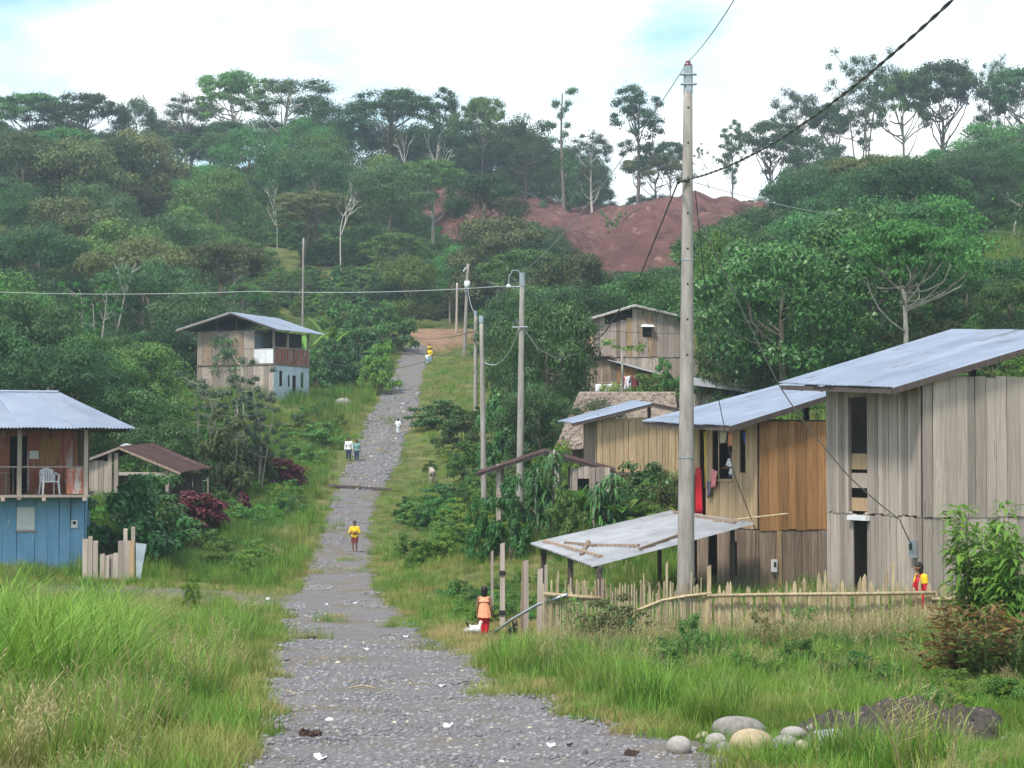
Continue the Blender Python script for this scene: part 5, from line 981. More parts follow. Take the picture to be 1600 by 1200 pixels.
B = [(1172,1164,21.3,62,'big tan egg-shaped boulder at the front of the boulder pile','stone_egg',1,(1,.8,.60)), (1155,1142,22.6,78,'long grey boulder lying behind the tan egg-shaped one','stone_river',2,(1,.7,.52)), (1062,1165,21.2,36,'grey upright boulder at the left end of the boulder pile','stone_river',3,(1,.8,.85)), (1131,1167,21.1,26,'small blue-grey stone touching the tan boulder','stone_grey',4,(1,.8,.8)), (1205,1163,21.5,26,'small dark stone right of the tan boulder','stone_grey',5,(1,.8,.7)), (1225,1158,21.8,42,'mottled rounded stone right of the tan boulder','stone_river',6,(1,.8,.55)), (1253,1161,21.6,26,'small brown stone at the right of the mottled one','stone_warm',7,(1,.8,.7)), (1240,1140,22.8,36,'grey stone behind the mottled one','stone_river',8,(1,.8,.6)), (1265,1134,23.2,22,'small grey stone at the back of the boulder pile','stone_grey',9,(1,.8,.7)), (1290,1180,20.4,44,'rough brown-grey stone in the grass below the bucket','stone_river',10,(1,.8,.6)), (1335,1128,23.4,40,'reddish brown boulder beside the dark heap','stone_warm',11,(1,.8,.62)), (1098,1137,22.8,26,'flat orange-brown stone behind the grey upright boulder','stone_warm',12,(1,.7,.5)), (1120,1152,22.0,30,'brown weathered stone between the two long boulders','stone_river',13,(1,.8,.7)), (1108,1160,21.6,16,'little dark stone in front of the weathered stone','stone_grey',14,(1,.8,.7)), (742,980,46.6,34,'flat grey stone in the grass behind the girl in orange','stone_river',15,(1,.7,.42)), (908,1164,21.2,20,'dark angular stone on the gravel near the bottom','stone_grey',16,(1,.8,.7)), (515,1120,25.3,15,'pale stone alone on the gravel','pebble_pale',17,(1,.8,.5)), (535,622,131,26,'grey rock at the edge of the grassy terrace','stone_river',18,(1,.7,.6)), (1378,1106,25,20,'blue-grey stone on top of the dark heap','stone_grey',19,(1,.8,.7))]
for i, b in enumerate(B): rock(*b[:6], b[6] + 100, b[7], rz=i * 1.3 if b[6] not in (1, 2) else .15)
# dark earth heap with ash, at the right front
surf('heap_earth', (.028, .023, .021), (.085, .070, .060), scale=11, rough=1, bump=1, orand=0, spots=((.26, .20, .13), 9, .60), bdist=.05)
hx, hy = np.meshgrid(np.linspace(-1.5, 1.5, 70), np.linspace(-.95, .95, 46)); ca, sa = math.cos(.35), math.sin(.35); c_ = P(1405, 1150, 23.0)
u_ = hx * ca + hy * sa; v_ = -hx * sa + hy * ca; hh = np.clip(1 - (hx / 1.42) ** 2 - (hy / .9) ** 2, -.2, 1); hz_ = .34 * np.sign(hh) * np.abs(hh) ** .8 + .22 * (vnoise(hx, hy, .34, 71) - .5) + .16 * (vnoise(hx, hy, .13, 72) - .5) + .07 * (vnoise(hx, hy, .06, 73) - .5)
wx, wy = (c_.x + hx * ca - hy * sa).ravel(), (c_.y + hx * sa + hy * ca).ravel(); i = (np.arange(45)[:, None] * 70 + np.arange(69)[None]).ravel()
tag(mkobj('earth_heap', mkmesh('earth_heap', np.c_[wx, wy, gz(wx, wy) + hz_.ravel() - .03], np.c_[i, i + 1, i + 71, i + 70], 'heap_earth', True)), 'heap of dark ashy earth in the grass at the lower right', 'heap')
bk = thing('bucket', 'crumpled grey metal bucket lying by the dark heap', 'bucket', P(1290, 1158, 22.2) + Vector((0, 0, 0)), R(25)); bk.location.z = gz(bk.location.x, bk.location.y) + .10
pts = [Vector((-.16 + .32 * t, 0, 0)) for t in np.linspace(0, 1, 6)]; MB().tube(pts, [.10, .115, .11, .12, .115, .125], 14, False).build('body', 'steel', bk, True); MB().tube([(-.165, 0, 0), (-.15, 0, 0)], .1, 14).build('base', 'steel', bk); MB().tube([(.15, 0, 0), (.165, 0, 0)], .132, 14, False).build('rim', 'black_rubber', bk)
# dung, twigs, litter
surf('dung', (.055, .032, .025), (.12, .075, .06), scale=20, rough=1, bump=.8, orand=.1)
def clod(px, py, D, w, lab, seed):
    r = np.random.default_rng(seed); mb = MB(); p = P(px, py, D); s = w / F * D / 2
    o = thing('dung_clod', lab, 'dung', (p.x, D, gz(p.x, D) + .03))
    v, f = clump_leaves(r, [(q * s * .7, r.normal() * s * .3, .02 + .03 * r.random()) for q in np.linspace(-1, 1, 7)], s * .38, .45, 60, s * .35, .5, 0); mkobj('clump', mkmesh('clump', v, f, 'dung'), o)
    me = stone_mesh('lump', seed, 'dung', 2, .4, (1, .6, .28)); q = mkobj('lump', me, o); q.scale = (s * .85,) * 3
clod(485, 1155, 22.9, 34, 'dark brown dung clod on the gravel near the lower left', 1); clod(987, 1166, 21.0, 22, 'reddish brown dried clod on the gravel near the boulders', 2); clod(487, 1008, 44.5, 16, 'small dark clod on the road left of the girl in orange', 3); clod(890, 1152, 22, 10, 'small dark clod on the gravel left of the boulders', 4)
r = random.Random(11); L_lit = [(572,1027,41,14,'white scrap lying in the middle of the road'),(690,1075,31.5,20,'white plastic scrap right of the road middle'),(700,1134,24.6,22,'pale strip of litter near the lower road'),(862,1152,22,16,'white litter left of the dark angular stone'),(635,997,46,10,'white scrap by the right road edge'),(510,947,56.5,8,'small white scrap where the side track starts'),(418,942,58,10,'pale scrap on the side track'),(497,972,51,8,'pale scrap in the road left of centre'),(555,945,57,8,'white scrap in the road behind the others'),(1013,1093,29,14,'pale litter in the grass right of the road'),(780,1036,39.5,8,'white scrap in the grass by the girl'),(575,762,102,8,'white scrap on the bank by the culvert'),(500,1199,20.2,30,'white torn paper at the bottom edge of the road'),(337,1172,22.2,14,'green-white bottle scrap in the grass'),(1330,984,41,12,'pale blue plastic bag at the foot of the fence'),(1228,1178,20.6,10,'white scrap among the boulder grass'),(1452,1185,20.5,14,'white scrap below the dark heap')]
for i, (px_, py_, D, w, lab) in enumerate(L_lit):
    p = P(px_, py_, D); s = .72 * w / F * D / 2; zc = gz(p.x, D) + .05 + (.1 if i == 14 else 0); q = [Vector((p.x + a * s * r.uniform(.7, 1.1), D + b * s * r.uniform(.4, .9), zc + r.uniform(-.01, .05) + (s * .8 if i == 14 and b > 0 else 0))) for a, b in ((-1, -1), (1, -1), (1, 1), (-1, 1))]
    cloth('paper_scrap', lab, q, 'c_ltblue' if i == 14 else 'c_white', 'litter', 'litter scattered about the road', rip=.02, n=4, m=3, seed=i)
for i, (px_, py_, D, w, lab) in enumerate(((608,998,46,30,'dark stick lying across the road edge near the girl'),(545,876,76,22,'dark stick on the road in front of the boy in yellow'),(565,1075,31,40,'pale dry stick lying on the gravel'),(728,1070,32,26,'short dark stick on the right side of the gravel'))):
    p = P(px_, py_, D); s = w / F * D / 2; tag(MB().tube([(p.x - s, D, gz(p.x - s, D) + .05), (p.x, D + .1, gz(p.x, D) + .08), (p.x + s, D + .05, gz(p.x + s, D) + .05)], [.012, .016, .01], 5).build('stick', 'bark_dark' if i != 2 else 'stick'), lab, 'stick')
# stone-lipped culvert across the road
cu = thing('culvert', 'dark plank culvert crossing the road beyond the boy in yellow', 'culvert'); yc = 101; xc = float(road_x(yc))
for k in range(3): beam(cu, (xc - 1.7, yc + k * .28, gz(xc - 1.7, yc) + .10), (xc + 1.6, yc + k * .28 + .1, gz(xc + 1.6, yc) + .10), .22, .12, 'wood_dark', 'plank')
# ================================================================== plants one can tell apart
def shrub(key, px, top, D, w, lab, name='shrub', cat='shrub'): return tree_px(key, px, top, D, lab, w, name=name, cat=cat)
SH = [('bushC',205,742,66,165,'big round green bush between the blue house and the shed'),('bushA',262,800,69,60,'low bush at the right foot of the big round bush'),('bushR',440,716,98,75,'dark red-leaved shrub on the left bank above the road'),('bushR',305,768,76,95,'dark red-leaved shrub under the grey-stemmed trees'),('bushR',378,770,84,44,'small red-leaved shrub right of the larger one'),
 ('bushA',335,832,72,60,'green shrub in the grass in front of the red-leaved one'),('bushB',395,735,98,80,'light green shrub on the left bank below the balcony house'),('bushA',470,690,108,70,'bushy shrub left of the two walkers'),('bushB',420,800,84,60,'pale grassy shrub on the left verge'),('bushA',500,660,116,80,'shrub on the bank below the grassy terrace'),
 ('bushC',560,515,150,90,'dark green bush left of the upper road'),('bushC',520,530,148,70,'dense bush right of the upper balcony house'),('bushB',590,535,146,60,'bush bulging over the left edge of the upper road'),('bushA',540,470,165,110,'tall bush at the top left of the road'),('bushC',490,545,146,50,'low bush touching the pale blue house wall'),('bushA',610,470,172,90,'bush above the left side of the road end'),
 ('bushC',680,625,120,90,'dark shrub right of the child in white'),('bushA',720,640,112,80,'shrub at the foot of the slim pole pair'),('bushB',735,690,104,70,'light shrub between the slim poles and the road'),('bushC',690,755,92,70,'broad-leaved shrub on the right verge'),('bushA',650,790,88,70,'low shrub at the right road edge'),('bushD',745,800,78,110,'yellow-green leafy bush in front of the lamp pole'),('bushB',700,815,76,70,'pale green bush left of the yellow-green one'),('bushA',780,780,80,60,'green bush at the foot of the lamp pole'),('bushB',640,850,72,50,'small weed bush on the right verge'),('bushD',800,845,66,50,'small yellow-green weed clump right of the lamp pole'),
 ('bushC',795,742,63.5,70,'tall bush hiding the left half of the rusty hut'),('bushA',752,775,64,60,'bush under the left eave of the rusty hut'),('bushA',882,762,63,70,'leafy bush in front of the rusty hut wall'),('bushC',236,742,72,150,'bush hiding the front of the brown-roofed shed'),('bushO',345,640,92,110,'grey-green bush at the foot of the slim grey-stemmed trees'),('bushA',400,690,97,90,'bush below the right slim grey-stemmed tree'),('bushC',290,700,90,90,'dark bush at the right end of the shed'),('bushB',455,760,90,60,'light bush on the left verge above the culvert'),('bushA',380,830,80,70,'low bush on the left verge near the side track'),('bushC',1000,722,66,110,'dense shrub in front of the tan plank house'),('bushO',1045,735,64,70,'shrub pressed against the tall pole'),('bushA',890,790,66,90,'green shrub under the rusty hut wall'),('bushC',790,610,98,90,'dark bush behind the lamp pole'),('bushC',850,600,94,110,'dark bush left of the thatched roof'),('bushB',905,640,90,40,'light sprig left of the thatched roof'),('bushD',955,600,104,70,'bright shrub below the hanging washing'),('bushB',1010,585,106,70,'bright green shrub right of the washing'),('bushA',1040,560,108,50,'bush against the right corner of the gabled house'),('bushA',1120,560,100,110,'broad bush right of the tall pole behind the zinc roofs'),('bushB',1230,520,96,120,'leafy bush above the orange house roof'),('bushA',1340,490,90,140,'broad bush above the left end of the grey house roof'),('bushO',1450,470,88,120,'olive bush above the grey house roof ridge'),('bushD',880,690,82,60,'yellow-green plant at the left foot of the thatch'),
 ('bushO',960,930,42.6,110,'sprawling leafy shrub in front of the stick fence'),('bushB',1260,990,37,70,'weedy clump in front of the picket fence'),('bushO',1190,1010,36,60,'brownish weedy clump in the grass before the pickets'),('bushA',1080,1030,33,60,'low green clump in the right-hand grass'),('bushD',300,925,54,30,'little round weed on the side track')]
for s_ in SH: shrub(*s_)
# bronze-leaved shrub and willow-leaved sapling at the right
leafmat('leaf_sap', (.085, .20, .03), (.20, .38, .06), .015, .15)
def leafy_stems(name, label, px, py, D, H, spread, ns, nl, ll, lw, mat, seed, droop=.5, cat='shrub', top=None):
    r = np.random.default_rng(seed); p = P(px, py, D); o = thing(name, label, cat, (p.x, D, gz(p.x, D))); c = []; dd = []
    for k in range(ns):
        a = r.random() * 6.283; e = np.array([math.cos(a) * spread * (.3 + .7 * r.random()), math.sin(a) * spread * (.3 + .7 * r.random()), H * (.6 + .4 * r.random())]); mb = MB()
        pts = limb(mb, r, (math.cos(a) * .05, math.sin(a) * .05, -.1), e, .022, .006, 5, .06, 7); mb.build('stem', 'green_stem', o, True)
        for j in range(nl):
            t = .22 + .8 * r.random(); i = min(6, int(t * 7)); q = pts[i] + (pts[i + 1] - pts[i]) * (t * 7 - i); b = r.random() * 6.283; w_ = np.array([math.cos(b), math.sin(b), .35]); rr = spread * .32 * r.random() * (1.1 - t * .6)
            c.append(q + w_ * rr); dd.append(w_ + r.normal(size=3) * .25)
    c = np.array(c); dd = np.array(dd); n = len(c); l = ll * (.6 + .7 * r.random(n)); v, f = leaves(c, dd, np.tile([0, 0, 1.], (n, 1)) + r.normal(size=(n, 3)) * .3, l, l * lw, droop)
    mkobj('foliage', mkmesh('foliage', v, f, mat), o); return o
leafy_stems('sapling', 'leafy young sapling with long drooping leaves in front of the grey house', 1545, 1000, 33, 2.75, .95, 13, 150, .27, .27, 'leaf_sap', 5, .55, 'sapling')
leafy_stems('sapling', 'smaller leafy sapling at the right edge beside the larger one', 1605, 1010, 31.5, 2.3, .8, 9, 130, .26, .27, 'leaf_sap', 6, .55, 'sapling')
leafy_stems('shrub', 'bronze-leaved shrub below the sapling at the right', 1515, 1060, 28.5, 1.25, 1.0, 20, 85, .18, .34, 'leaf_bronze', 7, .2)
leafy_stems('shrub', 'dark green shrub mixed into the bronze-leaved one at the right', 1560, 1075, 28, .95, .9, 12, 60, .17, .36, 'leaf_mid', 8, .2)
leafy_stems('shrub', 'thin branching shrub in front of the stick fence', 925, 1000, 42.6, 1.1, 1.0, 9, 45, .14, .35, 'leaf_mid', 9, .2)
leafy_stems('shrub', 'reddish weed in the middle of the right-hand grass', 1225, 1040, 33, .8, .55, 7, 34, .12, .4, 'leaf_bronze', 10, .2)
# ---- big-leaved plants: banana, palm, dracaena, papaya
def frond(mb, base, d, L_, w, droop, seg=7, split=0, r=None, up=.7):
    d = np.array(d, float); d /= np.linalg.norm(d); s = np.cross(d, [0, 0, 1.]); s = s / (np.linalg.norm(s) + 1e-9); pts = []
    for j in range(seg + 1):
        t = j / seg; pts.append(np.array(base) + d * L_ * t * (1 - .25 * droop * t) + np.array([0, 0, L_ * (up * t - droop * t * t)]))
    if split:
        for j in range(1, split):
            t = j / split; i = min(seg - 1, int(t * seg)); p = pts[i] + (pts[i + 1] - pts[i]) * (t * seg - i); ax = (pts[i + 1] - pts[i]); ax /= np.linalg.norm(ax); l = w * math.sin(math.pi * (t * .85 + .1))
            for sg in (-1, 1):
                e = p + s * sg * l * .75 + ax * l * .45 + np.array([0, 0, -l * .55]); m_ = (p + e) / 2 + np.array([0, 0, l * .14]); o = len(mb.v); k = ax * .035; mb.v += [tuple(p - k), tuple(p + k), tuple(m_ + k), tuple(m_ - k), tuple(e)]; mb.f += [(o, o + 1, o + 2, o + 3), (o + 3, o + 2, o + 4)]
    else:
        o = len(mb.v)
        for j, p in enumerate(pts):
            t = j / seg; ww = w / 2 * max(.02, math.sin(math.pi * min(1, t * .92 + .08)) ** .6); mb.v += [tuple(p - s * ww + np.array([0, 0, ww * .35])), tuple(p), tuple(p + s * ww + np.array([0, 0, ww * .35]))]
        for j in range(seg): a = o + j * 3; mb.f += [(a, a + 1, a + 4, a + 3), (a + 1, a + 2, a + 5, a + 4)]
    return pts
def big_plant(kind, px, base, D, H, label, seed):
    r = np.random.default_rng(seed); p = P(px, base, D); g = gz(p.x, D); names = {'banana': 'banana_plant', 'palm': 'palm_tree', 'dracaena': 'dracaena', 'papaya': 'papaya_tree'}
    o = thing(names[kind], label, {'banana': 'banana plant', 'palm': 'palm', 'dracaena': 'plant', 'papaya': 'papaya tree'}[kind], (p.x, D, g))
    if kind == 'banana':
        MB().tube([(0, 0, -.3), (.03, 0, H * .25), (.02, 0, H * .5)], [.13, .11, .06], 8).build('trunk', 'green_stem', o, True)
        for k in range(8): a = k * 2.4 + r.random(); mb = MB(); frond(mb, (0, 0, H * (.4 + .1 * r.random())), (math.cos(a), math.sin(a), 0), H * (.5 + .18 * r.random()), .5, .55 + .4 * r.random(), up=1.0 + .5 * r.random()); mb.build('leaf', 'leaf_light', o)
    elif kind == 'palm':
        MB().tube([(0, 0, -.4), (.1, 0, H * .35), (0, 0, H * .62)], [.22, .17, .15], 9).build('trunk', 'bark_grey', o, True)
        for k in range(17): a = k * 2.4 + r.random(); mb = MB(); pts = frond(mb, (0, 0, H * .6), (math.cos(a), math.sin(a), 0), H * (.48 + .1 * r.random()), H * .15, .75 + .5 * r.random(), split=40, up=.5 + .7 * r.random()); mb.tube(pts, .03, 4); mb.build('frond', 'leaf_mid', o)
    elif kind == 'dracaena':
        for s_ in range(4):
            a = s_ * 1.6 + r.random(); tp = np.array([math.cos(a) * .35, math.sin(a) * .35, H * (.62 + .3 * r.random())]); mb = MB(); pts = limb(mb, r, (math.cos(a) * .1, 0, -.2), tp, .05, .03, 6, .05, 5); mb.build('stem', 'bark_grey', o, True); mb = MB()
            for j in range(70): t = .25 + .75 * r.random(); q = np.array([0, 0, -.2]) * (1 - t) + tp * t; b = r.random() * 6.283; frond(mb, q, (math.cos(b), math.sin(b), 0), .75, .085, 1.1, 4, up=.7)
            mb.build('foliage', 'leaf_glossy', o)
    else:
        MB().tube([(0, 0, -.3), (.02, 0, H * .5), (0, 0, H * .86)], [.10, .08, .05], 8).build('trunk', 'bark_grey', o, True)
        for k in range(14):
            a = k * 2.4; mb = MB(); el = r.uniform(-.1, .9); l = H * (.2 + .08 * r.random()); e = np.array([math.cos(a) * l, math.sin(a) * l, H * .85 + el * l * .6]); mb.tube([(0, 0, H * .84), tuple(e)], .012, 4)
            for j in range(7): b = a + (j - 3) * .5; frond(mb, e, (math.cos(b), math.sin(b), 0), .42, .13, .5, 4, up=.1)
            mb.build('leaf', 'leaf_light', o)
    return o
for a in (('dracaena', 852, 812, 65, 3.4, 'dracaena with arching dark leaves right of the lamp pole', 1), ('dracaena', 948, 825, 63, 2.8, 'dracaena with arching leaves below the tan plank house', 2), ('papaya', 972, 612, 110, 4.2, 'papaya tree in front of the gabled plank house', 3),
    ('banana', 935, 655, 92, 3.0, 'banana plant with upright leaf in front of the thatched roof', 4), ('banana', 905, 820, 65.5, 1.6, 'low banana sucker between the two dracaenas', 5), ('banana', 968, 825, 63, 1.7, 'low banana plant right of the dracaenas', 6), ('banana', 945, 470, 126, 4.4, 'banana plant behind the left slope of the gabled roof', 7), ('banana', 985, 475, 128, 4.6, 'banana plant just behind the peak of the gabled house', 8), ('banana', 1028, 480, 127, 4.8, 'banana plant behind the right slope of the gabled roof', 9), ('banana', 1048, 480, 130, 5.0, 'pale-leaved banana plant left of the tall pole', 10),
    ('banana', 1370, 470, 116, 5.4, 'banana plant below the drooping palm on the right slope', 11), ('banana', 1345, 480, 114, 4.4, 'second banana plant left of the one below the palm', 12), ('palm', 1425, 445, 118, 8.0, 'palm with long drooping fronds on the right slope', 13), ('palm', 5, 620, 96, 6.5, 'palm fronds at the left edge above the blue house roof', 14), ('banana', 478, 530, 150, 5.0, 'banana plant right of the upper balcony house roof', 15), ('banana', 515, 520, 156, 5.0, 'banana plant behind the bushes right of the upper balcony house', 16)): big_plant(*a)
# washing line left
p0, p1 = P(270, 757, 84), P(325, 750, 84.4); wl = thing('washing_line', 'washing line strung beside the brown-roofed shed', 'washing line'); MB().tube([p0, p0.lerp(p1, .5) + Vector((0, 0, -.05)), p1], .01, 4).build('line', 'wire_pale', wl)
for q in (p0, p1): beam(wl, (q.x, q.y, gz(q.x, q.y) - .2), (q.x, q.y, q.z + .1), .06, .06, 'wood_grey', 'post')
for i, (a, b, h_, lab) in enumerate(((.05, .2, .25, 'small white cloth at the left of the lower washing line'), (.28, .55, .42, 'cream towel on the lower washing line'), (.56, .8, .35, 'white cloth beside the cream towel on the lower line'))):
    q0, q1 = p0.lerp(p1, a), p0.lerp(p1, b); cloth('laundry', lab, [q0, q1, q1 - Vector((0, 0, h_)), q0 - Vector((0, 0, h_ * .9))], 'c_cream' if i == 1 else 'c_white', group='washing beside the shed', seed=40 + i)
# ================================================================== people and animals
flat('skin', (.23, .115, .07), .55, .06); flat('hair', (.012, .010, .010), .45, .2); flat('eye', (.01, .008, .008), .3); flat('lip', (.22, .07, .06)); flat('hen_white', (.72, .68, .62)); flat('hide_grey', (.36, .32, .28), .8, .25); flat('fur_black', (.018, .017, .018), .7, .3); flat('fur_tan', (.33, .22, .13)); flat('comb_red', (.45, .03, .03)); flat('beak', (.5, .33, .08)); flat('horn', (.16, .13, .11))
def capsule(a, b, r0, r1, n=10, sc=None):
    a, b = Vector(a), Vector(b); d = b - a; L_ = d.length; d = d.normalized() if L_ > 1e-6 else Vector((0, 0, 1)); s = d.orthogonal().normalized(); t = d.cross(s); V = []; Fc = []
    rings = [(a - d * r0 * math.cos(q), r0 * math.sin(q)) for q in np.linspace(.15, math.pi / 2, 4)] + [(b + d * r1 * math.sin(q), r1 * math.cos(q)) for q in np.linspace(0, math.pi / 2 - .15, 4)]
    for c, rr in rings:
        for k in range(n): w = 6.2832 * k / n; V.append(tuple(c + (s * math.cos(w) + t * math.sin(w)) * rr))
    for i in range(len(rings) - 1):
        for k in range(n): k2 = (k + 1) % n; Fc.append((i * n + k, i * n + k2, (i + 1) * n + k2, (i + 1) * n + k))
    Fc.append(tuple(range(n))[::-1]); e = (len(rings) - 1) * n; Fc.append(tuple(e + k for k in range(n)))
    return V, Fc
def fuse(caps, vox, smooth=4):
    """one continuous skin over all the capsules"""
    mb = MB()
    for c in caps: v, f = capsule(*c[:4]); mb.add(v, f)
    o = mkobj('tmp', mkmesh('tmp', mb.v, mb.f, None)); m = o.modifiers.new('r', 'REMESH'); m.mode = 'VOXEL'; m.voxel_size = vox
    if smooth: s = o.modifiers.new('s', 'SMOOTH'); s.iterations = smooth; s.factor = .5
    dg = bpy.context.evaluated_depsgraph_get(); me = bpy.data.meshes.new_from_object(o.evaluated_get(dg)); bpy.data.objects.remove(o)
    me.polygons.foreach_set('use_smooth', np.ones(len(me.polygons), bool)); return me
def nearest(me, caps):
    co = np.empty(len(me.vertices) * 3, np.float32); me.vertices.foreach_get('co', co); co = co.reshape(-1, 3); best = np.full(len(co), 1e9); idx = np.zeros(len(co), int)
    for i, c in enumerate(caps):
        a, b = np.array(c[0]), np.array(c[1]); d = b - a; t = np.clip(((co - a) @ d) / (d @ d + 1e-9), 0, 1); q = np.linalg.norm(co - (a + t[:, None] * d), axis=1) - (c[2] + (c[3] - c[2]) * t); m = q < best; best[m] = q[m]; idx[m] = i
    return co, idx
def shell(me, mask, off, name, mat, parent, flare=None):
    co = np.empty(len(me.vertices) * 3, np.float32); me.vertices.foreach_get('co', co); co = co.reshape(-1, 3); no = np.array([v.normal[:] for v in me.vertices]); p = co + no * off
    if flare: p = flare(p, no)
    fs = [tuple(f.vertices) for f in me.polygons if sum(mask[v] for v in f.vertices) * 2 > len(f.vertices)]; use = sorted({v for f in fs for v in f}); mp = {v: i for i, v in enumerate(use)}
    if not fs: return None
    o = mkobj(name, mkmesh(name, [tuple(p[v]) for v in use], [tuple(mp[v] for v in f) for f in fs], mat, True), parent); return o
def person(label, loc, yaw, H, J, clothes, hairlen=.0, vox=.012, head=.135, fem=False, face=True, fingers=True, look=0, lower=True):
    """J: joint overrides in units of H (x right hand side of the viewer at yaw 0, -y is forward); clothes: list of (name, tags, mat, offset, zmin, zmax)"""
    o = thing('person', label, 'person', loc, yaw)
    j = dict(pel=(0, 0, .50), chest=(0, 0, .70), neck=(0, .005, .80), sL=(-.115, 0, .775), sR=(.115, 0, .775), eL=(-.15, .01, .60), eR=(.15, .01, .60), wL=(-.155, -.03, .45), wR=(.155, -.03, .45), hL=(-.05, 0, .48), hR=(.05, 0, .48), kL=(-.055, -.01, .27), kR=(.055, -.01, .27), aL=(-.055, .015, .05), aR=(.055, .015, .05)); j.update(J)
    j = {k: np.array(v) * H for k, v in j.items()}; caps = []; tg = []
    def add(t, a, b, r0, r1): caps.append((tuple(a), tuple(b), r0 * H, r1 * H)); tg.append(t)
    P_ = lambda *a: np.array(a) * H
    add('hips', j['pel'] + P_(-.035, 0, 0), j['pel'] + P_(.035, 0, 0), .068, .068); add('torso', j['pel'] + P_(0, 0, .03), j['chest'], .066, .076)
    add('torso', j['chest'] + P_(-.045, 0, .0), j['chest'] + P_(.045, 0, 0), .066, .066); add('torso', j['sL'] * .8 + j['sR'] * .2, j['sR'] * .8 + j['sL'] * .2, .042, .042); add('neck', j['neck'] + P_(0, 0, -.03), j['neck'] + P_(0, -.005, .05), .032, .028)
    for s in 'LR':
        add('uparm', j['s' + s], j['e' + s], .038, .027); add('forearm', j['e' + s], j['w' + s], .026, .018)
        add('thigh', j['h' + s], j['k' + s], .060, .040)
        if lower:
            add('shin', j['k' + s], j['a' + s], .039, .023); f = j['a' + s] + P_(0, .015, -.028); add('foot', f, f + P_(0, -.085, -.004), .021, .017)
        w = j['w' + s]; d = w - j['e' + s]; d = d / np.linalg.norm(d); sd_ = np.cross(d, [0, 1, 0]); sd_ = sd_ / (np.linalg.norm(sd_) + 1e-6); pm = w + d * .045 * H; add('hand', w, pm, .019, .022)
        if fingers:
            for q, l in ((-1.5, .036), (-.5, .044), (.5, .042), (1.5, .032)): b = pm + sd_ * q * .011 * H; m_ = b + d * l * .55 * H + np.array([0, -.006 * H, 0]); add('hand', b, m_, .0072, .007); add('hand', m_, m_ + d * l * .5 * H + np.array([0, -.014 * H, 0]), .007, .006)
            add('hand', w + d * .012 * H, w + d * .035 * H + np.array([0, -.03 * H, 0]), .009, .0075)
    hc = j['neck'] + P_(0, -.008, .05 + head * .5); R_ = Matrix.Rotation(look, 3, 'Z'); hp = lambda x, y, z: hc + np.array(R_ @ Vector((x, y, z))) * head * H
    def hd(t, a, b, r0, r1): caps.append((tuple(a), tuple(b), r0 * head * H, r1 * head * H)); tg.append(t)
    hd('head', hp(0, .06, .12), hp(0, -.02, .14), .40, .38); hd('head', hp(0, -.08, -.10), hp(0, -.10, -.28), .33, .20); hd('nose', hp(0, -.40, .0), hp(0, -.46, -.10), .05, .065)
    for s in (-1, 1): hd('ear', hp(s * .38, .04, .02), hp(s * .37, .03, -.1), .07, .05)
    me = fuse(caps, vox); me.materials.append(MATS['skin']); co, idx = nearest(me, caps); tags = np.array(tg)[idx]; body = mkobj('body', me, o)
    for nm, ts, mat, off, z0, z1, fl in clothes:
        mk = np.isin(tags, ts) & (co[:, 2] > z0 * H) & (co[:, 2] < z1 * H); shell(me, mk, off, nm, mat, o, fl)
    # hair: cap over crown and back of the head, and any length behind
    hm = [(tuple(hp(0, .08, .17)), tuple(hp(0, .0, .20)), .435 * head * H, .40 * head * H), (tuple(hp(0, .14, .0)), tuple(hp(0, .16, -.12)), .36 * head * H, .28 * head * H)]
    if hairlen: hm += [(tuple(hp(0, .18, 0)), tuple(hp(0, .24, -.2) + np.array([0, 0, -hairlen])), .36 * head * H, .20 * head * H)] + [(tuple(hp(s * .24, .12, .05)), tuple(hp(s * .26, .15, -.3) + np.array([0, 0, -hairlen * .6])), .2 * head * H, .12 * head * H) for s in (-1, 1)]
    h_ = fuse(hm, vox, 2); h_.materials.append(MATS['hair']); mkobj('hair', h_, o)
    if face:
        for s in (-1, 1):
            v, f = capsule(hp(s * .15 - .03, -.335, .02), hp(s * .15 + .03, -.335, .02), .045 * head * H, .045 * head * H, 8); mkobj('eye', mkmesh('eye', v, f, 'eye', True), o)
        v, f = capsule(hp(-.08, -.325, -.25), hp(.08, -.325, -.25), .03 * head * H, .03 * head * H, 8); mkobj('mouth', mkmesh('mouth', v, f, 'lip', True), o)
    return o
UP, ALLARM = ('torso', 'uparm', 'hips'), ('uparm', 'forearm')
def at(px, py, D, up=.03): p = P(px, py, D); return (p.x, D, gz(p.x, D) + up)
def flareskirt(z0, z1, k):
    def f(p, no):
        t = np.clip((z1 - p[:, 2]) / (z1 - z0), 0, 1); q = p.copy(); q[:, 0] *= 1 + k * t; q[:, 1] *= 1 + k * 1.15 * t; return q
    return f
def tunic(H):
    def f(p, no):
        q = p.copy(); t = np.clip((.70 * H - p[:, 2]) / (.32 * H), 0, 1); r_ = np.hypot(p[:, 0], p[:, 1] * 1.35) + 1e-6; tgt = (.098 + .045 * t) * H * (1 + .05 * np.sin(np.arctan2(p[:, 1], p[:, 0]) * 9) * t); k = np.where(t > 0, tgt / r_, 1); q[:, 0] *= k; q[:, 1] *= k; return q
    return f
# boy in yellow, arms folded, facing us
person('boy in yellow T-shirt and maroon shorts standing on the road with folded arms', at(554, 868, 78), R(-10), 1.25, dict(eL=(-.165, -.02, .60), eR=(.165, -.02, .60), wL=(.03, -.10, .625), wR=(-.03, -.12, .60), kL=(-.05, -.02, .27), aL=(-.05, -.01, .05), aR=(.06, .03, .05)),
    [('shirt', UP, 'c_yellow', .022, .46, .82, None), ('shorts', ('hips', 'thigh'), 'c_maroon', .018, .30, .50, None)], head=.155, look=.3)
